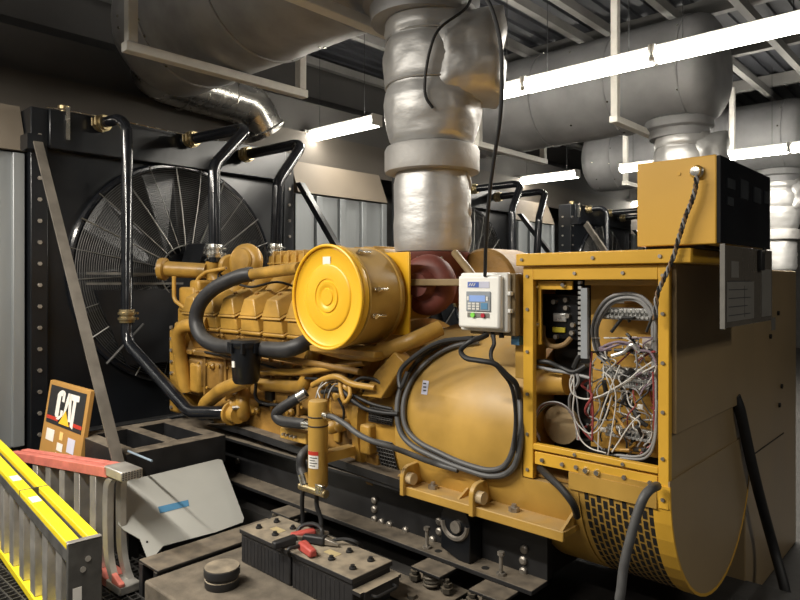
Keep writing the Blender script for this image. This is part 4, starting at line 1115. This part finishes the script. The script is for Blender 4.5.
tag(MB().tube([P(657, 486, Y=2.36), P(651, 489, Y=2.28), P(644, 497, Y=2.24), P(637, 515, Y=2.22), P(630, 540, Y=2.2), P(624, 565, Y=2.18), P(621, 590, Y=2.16), P(619, 615, Y=2.15)] + [Vector((P(617, 640, Y=2.1).x, 2.1, .02))], .0165, 12, sm=6).done('flexible_conduit', CABLE), 'thick grey conduit hanging from the bottom right of the open cabinet to the floor', 'conduit')
xe = cxr+.025
tag(MB().tube([P(735, 396, X=cxr+.004), P(740, 410, X=cxr+.02), P(744, 428, X=xe), P(752, 465, X=xe+.01), P(762, 505, X=xe+.02), P(773, 545, X=xe+.04), P(784, 585, X=xe+.1), P(790, 612, X=xe+.13)], .024, 12, sm=6).done('black_hose', BLKR), 'thick black hose running down the shaded end of the generator', 'hose')

# far side terminal cabinet
pz = EYE+.06
tcab = thing('side_cabinet', (-1.2, 3.9, 0), 'tall brown metal cabinet on the far side of the generator end, at the right edge', 'cabinet')
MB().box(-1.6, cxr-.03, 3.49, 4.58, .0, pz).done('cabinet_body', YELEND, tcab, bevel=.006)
b = MB()
for y, z in ((3.95, 1.30), (4.12, 1.42), (3.9, 1.45), (4.15, .9), (4.2, 1.0)): b.bolt((cxr-.03, y, z), (1, 0, 0), .014, .01)
b.done('cabinet_screw', DARKIN, tcab)
MB().box(cxr-.031, cxr-.026, 3.98, 4.06, 1.33, 1.40).done('cabinet_tag', DOC, tcab)
MB().box(cxr-.032, cxr-.027, 3.5, 4.26, .72, .726).done('cabinet_seam', DARKIN, tcab)
MB().cyl((-1.0, 4.05, pz), (-1.0, 4.05, pz+.035), .045, seg=16).done('red_cap', REDP, tcab)

# ================================================================== CONTROL BOX
q0 = P(637, 160, Y=2.385); q1 = P(720, 245, Y=2.385)
bx0, bx1 = q0.x, q1.x; bz0, bz1 = CT+.012, EYE+.437
cb = thing('control_box', ((bx0+bx1)/2, 2.7, bz0), 'yellow control box with black instrument side, on top of the open wiring cabinet', 'control box')
MB().box(bx0, bx1-.012, 2.385, 3.06, bz0, bz1).done('box_shell', BOXY, cb, bevel=.004)
MB().box(bx1-.012, bx1, 2.39, 3.055, bz0+.004, bz1-.004).done('instrument_face', GLASSB, cb)
for y, z, w, h_ in ((2.46, .22, .09, .035), (2.46, .16, .07, .03), (2.62, .20, .1, .07), (2.80, .20, .10, .06), (2.96, .21, .07, .05)):
    MB().box(bx1, bx1+.004, y, y+w, bz0+z-.02, bz0+z+h_-.02).done('instrument', M('instrument_grey', (.05, .055, .06), .2, var=.2), cb)
q = P(697, 172, Y=2.38)
o = MB().lathe([(0, .022), (.012, .024), (.02, .018), (.028, .016), (.03, .0001)], (q.x, 2.385, q.z), (0, -1, 0), 16).done('cable_gland', CHROME, cb)
q = P(679, 174, Y=2.385); MB().bolt((q.x, 2.385, q.z), (0, -1, 0), .007, .003).done('screw_head', YEL, cb)
b = MB()
MB().box(bx0+.02, bx1-.06, 2.42, 3.0, CT+.001, bz0).done('mounting_pad', BLKR, cb)
b.bm.free()
# hinged-down door pocket
dz0 = P(720, 328, Y=2.40).z
dp = thing('hinged_panel', (bx1+.01, 2.74, dz0), 'grey plastic document panel hanging down under the black instrument side', 'panel')
MB().box(bx1+.001, bx1+.013, 2.385, 3.03, dz0, bz0-.004).done('panel_sheet', CLEAR, dp, bevel=.002)
H_ = bz0-dz0
MB().box(bx1+.013, bx1+.015, 2.41, 2.75, dz0+.02, dz0+H_*.55).done('document', DOC, dp)
MB().box(bx1+.013, bx1+.015, 2.86, 3.01, dz0+.02, dz0+H_*.72).done('document', DOC, dp)
MB().box(bx1+.013, bx1+.015, 2.46, 2.55, dz0+H_*.60, dz0+H_*.8).done('tag', DOC, dp)
b = MB()
for k in range(5): b.box(bx1+.015, bx1+.0156, 2.43, 2.70-.04*(k % 2), dz0+.04+k*.03, dz0+.043+k*.03)
b.box(bx1+.015, bx1+.0156, 2.62, 2.623, dz0+.03, dz0+H_*.5); b.done('document_lines', LINEM, dp)
o = MB().box(bx1+.013, bx1+.03, 2.80, 2.85, dz0+H_*.70, dz0+H_*.97).done('latch', BLKR, dp, bevel=.004)
MB().cyl((bx1+.028, 2.825, dz0+H_*.96), (bx1+.036, 2.825, dz0+H_*.96), .014, seg=12).done('latch_knob', CHROME, o)
MB().box(bx1+.0, bx1+.016, 2.383, 2.387, dz0-.002, bz0).done('panel_edge', DOC, dp)
# twisted wire from the gland
cpts = [(697, 175), (695, 190), (691, 203), (686, 215), (682, 228), (678, 241), (674, 255), (668, 270), (662, 283), (657, 296), (655, 320)]
for i, (m, ph) in enumerate(((M('brown_wire', (.20, .12, .06), .5), 0), (WIREK, 2.1), (WIREG, 4.2))):
    base = smooth([P(a, c_, Y=2.352-.0*i) for a, c_ in cpts], 6)
    pts = [p+Vector((math.cos(k*.9+ph), math.sin(k*.9+ph), 0))*.006 for k, p in enumerate(base)]
    tag(MB().tube(pts, .0038, 6).done('twisted_wire', m), ('brown', 'black', 'grey')[i] + ' strand of the twisted wires running from the control box front into the cabinet', 'wire', 'twisted control wires')

# ================================================================== WHITE CONTROLLER
w0 = P(460.5, 274, Y=2.335); w1 = P(514, 332, Y=2.30)
wx0, wx1 = w0.x, P(502, 300, Y=2.30).x; wz0, wz1 = P(480, 331, Y=2.30).z, P(480, 273.5, Y=2.30).z
wc = thing('controller_box', ((wx0+wx1)/2, 2.36, wz0), 'white wall controller box with small blue screen, in front of the generator', 'controller')
MB().box(wx0, wx1+.004, 2.335, 2.365, wz0-.004, wz1+.004).done('enclosure', WHITE, wc, bevel=.008)
lid = MB().box(wx0+.012, wx1-.012, 2.30, 2.335, wz0+.01, wz1-.008).done('front_cover', WHITE, wc, bevel=.012)
W_, H_ = wx1-wx0, wz1-wz0
def wb(u0, u1, v0, v1, y, dep, mat, name, par=lid, bev=0):
    return MB().box(wx0+W_*u0, wx0+W_*u1, y-dep, y, wz0+H_*v0, wz0+H_*v1).done(name, mat, par, bevel=bev)
lg = wb(.27, .74, .75, .86, 2.30, .002, PAPERB, 'brand_label'); 
wb(.28, .52, .76, .85, 2.298, .001, BLUE, 'logo_field', lg)
b = MB()
lx = wx0+W_*.30; lz = wz0+H_*.78
for k in range(3):
    x_ = lx+W_*.05*k
    b.prism([(x_, 2.2965, lz), (x_+W_*.02, 2.2965, lz), (x_+W_*.055, 2.2965, lz+H_*.05), (x_+W_*.035, 2.2965, lz+H_*.05)], (0, -.001, 0))
b.done('logo_mark', PAPER, lg)
kp = wb(.25, .77, .34, .69, 2.30, .006, KEYG, 'display_unit', bev=.003)
wb(.33, .67, .51, .62, 2.294, .002, LCD, 'screen', kp)
wb(.58, .72, .38, .49, 2.294, .002, KEYB, 'keypad_zone', kp)
for i in range(3):
    for j in range(3):
        MB().box(wx0+W_*(.30+.09*i), wx0+W_*(.365+.09*i), 2.291, 2.294, wz0+H_*(.37+.045*j), wz0+H_*(.40+.045*j)).done('key', PAPER, kp)
MB().box(wx0+W_*.28, wx0+W_*.32, 2.291, 2.294, wz0+H_*.53, wz0+H_*.60).done('key', PAPER, kp); MB().box(wx0+W_*.69, wx0+W_*.73, 2.291, 2.294, wz0+H_*.53, wz0+H_*.60).done('key', PAPER, kp)
bp_ = wb(.27, .74, .235, .315, 2.30, .003, DOC, 'button_plate')
MB().cyl((wx0+W_*.40, 2.29, wz0+H_*.275), (wx0+W_*.40, 2.297, wz0+H_*.275), .011, seg=14).done('green_button', LEDG, bp_)
MB().cyl((wx0+W_*.62, 2.29, wz0+H_*.275), (wx0+W_*.62, 2.297, wz0+H_*.275), .010, seg=14).done('red_button', LEDR, bp_)
b = MB()
for k in range(6):
    z = wz0+H_*(.1+.16*k); b.box(wx0-.008, wx0, 2.34, 2.36, z, z+H_*.05)
b.done('hinge_tab', WHITE, wc)
for v in (.32, .62): MB().box(wx1+.004, wx1+.018, 2.335, 2.36, wz0+H_*v, wz0+H_*(v+.07)).done('latch', WHITE, wc, bevel=.003)
MB().box(wx0+.03, wx1+.022, 2.366, 2.44, wz0-.02, wz1+.0).done('mounting_back', STEELB, wc, bevel=.004)
MB().box(wx1-.02, wx1+.02, 2.40, 2.44, wz0-.06, wz0-.022).done('blue_connector', KEYB, wc)
for u in (.45, .62, .8): MB().cyl((wx0+W_*u, 2.37, wz0-.03), (wx0+W_*u, 2.37, wz0), .012, seg=10).done('cable_gland', BLKR, wc)
MB().box((wx0+wx1)/2-.02, (wx0+wx1)/2+.02, 2.44, 2.55, 1.36, 1.60).done('support_arm', STEELB, wc)

# ================================================================== FOREGROUND : batteries
def battery(x0, x1, label, front):
    y0, y1, z0, z1 = 1.87, 2.12, .181, .35
    t = thing('battery', ((x0+x1)/2, (y0+y1)/2, z0), label, 'battery', 'black batteries on the pad')
    MB().box(x0+.006, x1-.006, y0+.008, y1-.008, z0, z1-.022).done('case', BATT, t, bevel=.006)
    MB().box(x0, x1, y0, y1, z1-.024, z1).done('lid', BATT, t, bevel=.004)
    for i in range(3):
        for j in range(2):
            x = x0+.07+i*(x1-x0-.14)/2; y = y0+.07+j*.11
            MB().lathe([(0, .016), (.008, .016), (.010, .010), (.018, .010), (.018, .0001)], (x, y, z1), (0, 0, 1), 12).done('vent_cap', BLKR, t)
    b = MB()
    for k in range(12): b.box(x0+.03+k*(x1-x0-.06)/12, x0+.033+k*(x1-x0-.06)/12, y0+.0068, y0+.008, z0+.01, z1-.04)
    b.done('case_rib', BATT, t)
    MB().box(x0+.12, x0+.2, y0+.10, y0+.14, z1, z1+.0015).done('label', M('faded_label', (.42, .34, .18), .7), t)
    if front:
        b = MB().box(x1, x1+.05, y0+.0, y0+.25, z1-.06, z1-.045); b.box(x1+.05, x1+.056, y0+.02, y0+.23, z1-.09, z1-.045)
        o = b.done('end_bracket', BATT, t)
        b = MB().tube([(x1+.056, y0+.06, z1-.07), (x1+.085, y0+.06, z1-.07), (x1+.085, y0+.19, z1-.07), (x1+.056, y0+.19, z1-.07)], .007, 8, fil=.015)
        b.done('handle', BLKR, o)
battery(-2.82, -2.412, 'dusty black battery, left one, toward the grey sheet metal', False)
battery(-2.408, -1.99, 'dusty black battery, right one, with end handle', True)
def clamp(px, py, ang, mat, matn, name, label):
    p = P(px, py, Z=.368); T = Matrix.Translation(p) @ Matrix.Rotation(ang, 4, 'Z')
    t = thing('jumper_clamp', tuple(p), label, 'clamp', 'battery clamps')
    b = MB()
    c8 = [(-.10, -.020, -.014), (.02, -.026, -.014), (.02, .026, -.014), (-.10, .020, -.014), (-.10, -.016, .02), (.02, -.022, .026), (.02, .022, .026), (-.10, .016, .02)]
    b.hexa([T @ Vector(q) for q in c8]).done('grip', mat, t, bevel=.008)
    b = MB(); b.hexa([T @ Vector(q) for q in [(.02, -.014, -.012), (.09, -.006, -.012), (.09, .006, -.012), (.02, .014, -.012), (.02, -.014, .02), (.09, -.006, .0), (.09, .006, .0), (.02, .014, .02)]])
    b.done('jaw', matn, t, bevel=.003)
clamp(304, 547, 2.9, CLAMPR, BOLT, 'a', 'red clamp lying across the battery tops')
clamp(322, 541, .35, BLKR, BOLT, 'b', 'black clamp lying right of the red clamp on the batteries')
clamp(292, 541, 1.4, BLKR, BOLT, 'c', 'black clamp standing left of the red clamp on the batteries')
clamp(311, 534, 1.15, CLAMPR, BOLT, 'd', 'dull red clamp behind, at the back edge of the batteries')
tag(MB().tube([P(330, 541, Z=.37), P(345, 539, Z=.38), P(358, 543, Z=.37), P(364, 550, Z=.30)], .008, 8, sm=6).done('battery_cable', BLKR), 'black battery cable curling over the right end of the batteries', 'cable')
tag(MB().tube([P(296, 534, Z=.37), P(302, 526, Z=.40), P(314, 524, Z=.42), P(322, 530, Z=.40), P(321, 538, Z=.38)], .010, 8, sm=6).done('battery_cable', BLKR), 'black battery cable looped at the back of the batteries, by the dull red clamp', 'cable')
tag(MB().tube([P(306, 545, Z=.37), P(291, 548, Z=.38), P(288, 552, Z=.36), P(291, 558, Z=.28)], .009, 8, sm=6).done('battery_cable', BLKR), 'short black cable bending over the front edge of the batteries', 'cable')
# puck
p = P(222, 585, Z=.181)
t = thing('round_canister', (p.x, p.y, .181), 'short round dusty black canister standing on the concrete pad, left of the batteries', 'canister')
rr = 17.5*(p-EYEP).dot(Fv)/FPX
MB().lathe([(0, rr*.94), (.004, rr*.97), (.035, rr*.97), (.037, rr*.9), (.05, rr*.9), (.052, rr)], (p.x, p.y, .181), (0, 0, 1), 40).done('body', BATT, t)
MB().lathe([(0, rr), (.004, rr*1.01), (.032, rr*1.01), (.038, rr*.97), (.038, .0001)], (p.x, p.y, .233), (0, 0, 1), 40).done('cap', BATT, t)

# black frame behind the sheet, base of radiator
fr_ = thing('steel_stand', (-4.0, 2.0, .13), 'black steel base frame with two openings on top, behind grey sheet metal', 'frame')
fx0, fx1, fy0, fy1, fz0, fz1 = -4.35, -3.62, 1.66, 2.30, .45, .62
b = MB()
b.box(fx1-.11, fx1, fy0, fy1, fz0, fz1); b.box(fx0, fx0+.10, fy0, fy1, fz0, fz1)
b.box(fx0+.10, fx1-.11, fy0, fy0+.09, fz0, fz1); b.box(fx0+.10, fx1-.11, fy1-.09, fy1, fz0, fz1); b.box(fx0+.10, fx1-.11, 1.95, 2.03, fz0, fz1)
b.done('top_frame', BLKM, fr_, bevel=.003)
MB().box(fx0, fx1-.02, fy0+.02, fy0+.08, .0, fz0).done('leg', BLKM, fr_); MB().box(fx0, fx1-.02, fy1-.08, fy1-.02, .0, fz0).done('leg', BLKM, fr_)
MB().box(fx1-.03, fx1-.012, fy0+.05, fy1-.05, .15, fz0).done('front_plate', BLK, fr_)
MB().cyl(P(128, 451, Z=.64), P(152, 461, Z=.64), .006, seg=8).done('blue_rod', M('blue_grey_rod', (.22, .28, .34), .5), fr_)
# long black beam of radiator base to the left
# grey sheet with tape
def on(px, py, f):  # sloping plane: X = -3.22 - f*.38 , z = .22 + f*.32
    d = Fv + Rv*((px-400)/FPX) + up*((HORIZ-py)/FPX)
    # plane: (x+3.2)*(.32) + (z-.20)*.40 = 0
    n = Vector((.30, 0, .40)); p0 = Vector((-3.2, 0, .20))
    t_ = (p0-EYEP).dot(n)/d.dot(n); return EYEP+d*t_ + n.normalized()*f
gs = thing('sheet_metal_cover', tuple(on(180, 510, 0)*1.0), 'bent grey sheet metal cover with blue tape, leaning below the black frame', 'cover')
out_ = [(122, 482), (218, 459), (222, 460), (244, 518), (243, 522), (216, 532), (163, 546), (154, 557), (147, 557), (140, 539), (124, 530), (118, 524)]
b = MB(); n_ = Vector((.30, 0, .40)).normalized()
b.prism([on(a, c_, -.004) for a, c_ in out_], n_*.004); b.done('sheet', GREYP, gs)
b = MB(); b.prism([on(244, 520, -.002), on(163, 547, -.002), on(163, 547, -.006), on(244, 520, -.006)], (-.03, 0, -.07)); b.done('bent_lip', BLKM, gs)
b = MB(); b.prism([on(158, 507, .001), on(188, 500, .001), on(189, 506, .001), on(160, 513.5, .001)], n_*.001); b.done('blue_tape', BLUET, gs)
b = MB(); b.prism([on(146, 541, .001), on(148, 541, .001), on(148, 543, .001), on(146, 543, .001)], n_*.001); b.done('bolt_hole', DARKIN, gs)
# channel under the sheet
b = MB(); b.box(-3.18, -2.985, 1.52, 2.30, .185, .20); b.box(-3.03, -2.995, 1.52, 2.30, .0, .185); b.box(-3.18, -3.14, 1.52, 2.30, 0, .185)
tag(b.done('floor_channel', BLKM, bevel=.004), 'dusty black steel channel on the floor under the grey sheet cover', 'channel')

# ================================================================== CAT SIGN BOARD
sY = lambda z: 1.615 + (z-.40)*(.075/.49)
sx0, sx1 = P(50, 380, Y=1.69).x, P(90, 391, Y=1.69).x
zt_ = P(50, 380, Y=1.69).z; zb_ = .04
sg = thing('sign_board', ((sx0+sx1)/2, sY(zb_), zb_), 'tan board with white CAT lettering on black, leaning behind the red ladder', 'sign')
SW = sx1-sx0; SH = zt_-zb_; VH = .49   # VH height visible above ladder
def sp(u, v, off=0):  # u across 0..1, v metres down from top
    z = zt_-v; return Vector((sx0+SW*u, sY(z)-off, z))
b = MB(); b.prism([sp(0, 0), sp(1, 0), sp(1, SH), sp(0, SH)], (0, .03, 0)); bd = b.done('board', CARD, sg, bevel=.003)
def sq(u0, u1, v0, v1, off, mat, name, par=bd):
    b = MB(); b.prism([sp(u0, v0, off), sp(u1, v0, off), sp(u1, v1, off), sp(u0, v1, off)], (0, -.001, 0)); return b.done(name, mat, par)
bh = .25
sq(.06, .94, .025, .025+bh, .001, SIGNB, 'black_field')
sq(.06, .36, .025+bh*.80, .025+bh*.89, .0025, REDP, 'red_stripe'); sq(.66, .94, .025+bh*.80, .025+bh*.89, .0025, REDP, 'red_stripe')
def letters(polys, mat, name, off):
    b = MB()
    for pl_ in polys:
        b.prism([sp(u, .025+bh*v, off) for u, v in pl_], (0, -.001, 0))
    return b.done(name, mat, bd)
C_ = [[(.30, .13), (.36, .07), (.42, .07), (.42, .22), (.36, .22), (.36, .78), (.30, .80), (.27, .74), (.27, .20)], [(.42, .07), (.46, .13), (.46, .36), (.40, .36), (.40, .20)], [(.36, .76), (.40, .72), (.40, .58), (.46, .58), (.46, .72), (.38, .84), (.31, .84)]]
letters(C_, PAPER, 'letter_c', .003)
letters([[(.53, .10), (.58, .10), (.58, .28), (.53, .56), (.53, .80), (.46, .80), (.50, .30)], [(.56, .10), (.61, .10), (.67, .80), (.61, .80), (.56, .30)]], PAPER, 'letter_a', .003)
letters([[(.61, .10), (.80, .10), (.80, .25), (.74, .25), (.74, .95), (.67, .90), (.67, .25), (.61, .25)]], PAPER, 'letter_t', .003)
letters([[(.53, .56), (.66, .92), (.40, .92)]], M('logo_yellow', (.85, .50, .03), .5), 'yellow_triangle', .005)
sq(.12, .32, .31, .385, .001, PAPER, 'sticker'); sq(.67, .84, .32, .41, .001, PAPERB, 'sticker'); sq(.46, .54, .305, .355, .001, M('sticker_yellow', (.8, .55, .2), .5), 'sticker')
sq(.43, .57, .375, .425, .001, PAPER, 'sticker'); sq(.42, .56, .44, .495, .001, PAPER, 'sticker'); sq(.46, .53, .51, .535, .001, LINEM, 'sticker')

# ================================================================== LADDERS
def lerp(a, c_, t_): return Vector(a)+(Vector(c_)-Vector(a))*t_
yl = thing('step_ladder', (-3.6, 1.1, .03), 'yellow folded stepladder lying on its side on the floor grating, bottom left', 'ladder')
A = Vector((-2.865, 1.13, 0)); B = Vector((-5.0, 1.325, 0))
dirv = (B-A).normalized(); nrm = Vector((-dirv.y, dirv.x, 0))
if nrm.y < 0: nrm = -nrm
ZT = .50
def beam(p, q, w0, w1, z0a, z1a, z0b, z1b, mat, name, par, bev=.004):
    c8 = [p+nrm*w0+up*z0a, q+nrm*w0+up*z0b, q+nrm*w1+up*z0b, p+nrm*w1+up*z0a, p+nrm*w0+up*z1a, q+nrm*w0+up*z1b, q+nrm*w1+up*z1b, p+nrm*w1+up*z1a]
    return MB().hexa(c8).done(name, mat, par, bevel=bev)
for w0, w1 in ((-.068, -.012), (.020, .066)):
    beam(A, B, w0, w1, ZT-.03, ZT, ZT+.03, ZT+.06, LADY, 'side_rail', yl)
    beam(A, B, w0, w0+.012, ZT-.085, ZT-.028, ZT-.02, ZT+.032, LADY if 0 else ALUD, 'rail_web', yl)
    beam(A, B, w0, w1, .030, .07, .030, .07, LADY, 'side_rail', yl)
for k in range(9):
    p = lerp(A, B, .05+k*.105); q = p+dirv*.085
    beam(p, q, -.062, -.056, .07, ZT-.03, .07, ZT-.0, ALU, 'step', yl)
    beam(p, p+dirv*.012, -.062, -.01, .07, ZT-.03, .07, ZT-.0, ALU, 'step_lip', yl)
beam(A-dirv*.018, A+dirv*.002, -.070, .068, .028, ZT-.002, .028, ZT-.002, ALUD, 'end_plate', yl)
beam(A-dirv*.020, A+dirv*.10, -.098, .078, ZT, ZT+.006, ZT, ZT+.006, ALU, 'end_cap', yl) if 0 else beam(A-dirv*.020, A+dirv*.012, -.070, .068, ZT, ZT+.004, ZT, ZT+.005, ALU, 'end_cap', yl)
b_ = lerp(A, B, .28)
beam(b_, b_+dirv*.09, -.060, -.018, ZT+.0168, ZT+.0182, ZT+.0193, ZT+.0207, PAPER, 'label', yl, 0)
b_ = lerp(A, B, .47)
beam(b_, b_+dirv*.10, -.060, -.018, ZT+.0282, ZT+.0296, ZT+.0310, ZT+.0324, PAPERB, 'label', yl, 0)
b_ = lerp(A, B, .385)
beam(b_, b_+dirv*.008, -.069, .067, ZT-.02, ZT+.0245, ZT-.02, ZT+.0248, ALUD, 'hinge_band', yl, 0)
b = MB()
e0 = A-dirv*.018
for w, z in ((.01, .42), (-.01, .38)): b.box(*([0]*6)) if 0 else b.cyl(e0+nrm*w+up*z, e0+nrm*w+up*z-dirv*.004, .012, seg=10)
b.done('end_rivet', ALU, yl)
beam(e0, e0-dirv*.002, -.05, -.015, .25, .31, .25, .31, PAPER, 'end_label', yl, 0)

rl = thing('step_ladder', (-3.8, 1.45, .03), 'red and aluminium stepladder lying on its side behind the yellow ladder', 'ladder')
A = Vector((-3.36, 1.49, 0)); B = Vector((-4.75, 1.46, 0)); dirv = (B-A).normalized(); nrm = Vector((-dirv.y, dirv.x, 0))
if nrm.y < 0: nrm = -nrm
ZT = .645
beam(A, B, -.055, -.008, ZT-.055, ZT, .43, .485, LADR, 'side_rail', rl); beam(A, B, .008, .055, ZT-.055, ZT, .43, .485, LADR, 'side_rail', rl)
beam(A, B, -.055, .055, .03, .075, .03, .075, LADR, 'side_rail', rl)
beam(A-dirv*.16, A+dirv*.03, -.055, .06, ZT-.045, ZT+.004, ZT-.045, ZT+.004, ALU, 'foot_cap', rl, .006)
b = MB(); 
o_ = rl
f0 = A-dirv*.16
b = MB()
for i in range(7):
    for j in range(4): b.box(0, .0, 0, 0, 0, 0) if 0 else b.cyl(f0+nrm*(-.045+i*.015)+up*(ZT-.036+j*.011), f0+nrm*(-.045+i*.015)+up*(ZT-.036+j*.011)-dirv*.003, .004, seg=5)
b.done('foot_tread', ALUD, rl)
for k in range(5):
    t_ = .10+k*.145; p = lerp(A, B, t_); zt2 = ZT-.055-(ZT-.485)*t_
    q = p+dirv*.07
    beam(p, q, -.05, -.044, .075, zt2, .075, zt2-.005, ALU, 'step', rl); beam(p, p+dirv*.006, -.05, .05, .075, zt2, .075, zt2-.005, ALU, 'step_side', rl)
# curved end brackets flaring at the foot
for w in (-.05, .02):
    pts = [A+nrm*w-dirv*.10+up*.06, A+nrm*w-dirv*.05+up*.11, A+nrm*w-dirv*.01+up*.20, A+nrm*w+up*.33, A+nrm*w+up*.47, A+nrm*w-dirv*.01+up*.55, A+nrm*w-dirv*.05+up*(ZT-.055)]
    pts = smooth(pts, 5); b = MB()
    for p, q in zip(pts, pts[1:]):
        b.hexa([p, p+dirv*.055, p+dirv*.055+nrm*.03, p+nrm*.03, q, q+dirv*.055, q+dirv*.055+nrm*.03, q+nrm*.03])
    bmesh.ops.remove_doubles(b.bm, verts=b.bm.verts[:], dist=.0005)
    b.done('end_bracket', ALU, rl)
beam(A-dirv*.15, A+dirv*.06, -.055, .055, .028, .072, .028, .072, ALU, 'foot_cap', rl, .006)
beam(A-dirv*.152, A-dirv*.06, -.057, -.03, .072, .09, .072, .12, LADR, 'foot_guard', rl, .004)

# small black box left of sign
tag(MB().hexa([(-5.2, 1.30, 0), (-4.9, 1.30, 0), (-4.9, 1.6, 0), (-5.2, 1.6, 0), (-5.2, 1.30, .60), (-4.9, 1.30, .52), (-4.9, 1.6, .62), (-5.2, 1.6, .70)]).done('black_bin', BLK, bevel=.01), 'black box low on the floor between the galvanised panels and the sign board', 'box') if 0 else None

# ================================================================== WORLD
w = bpy.data.worlds.new('world'); SC.world = w; w.use_nodes = True
w.node_tree.nodes['Background'].inputs[0].default_value = (.9, .85, .8, 1)
w.node_tree.nodes['Background'].inputs[1].default_value = .02
SC.view_settings.view_transform = 'Standard'
SC.view_settings.exposure = 0.18
for o in bpy.data.objects:
    if '_o' in o: del o['_o']
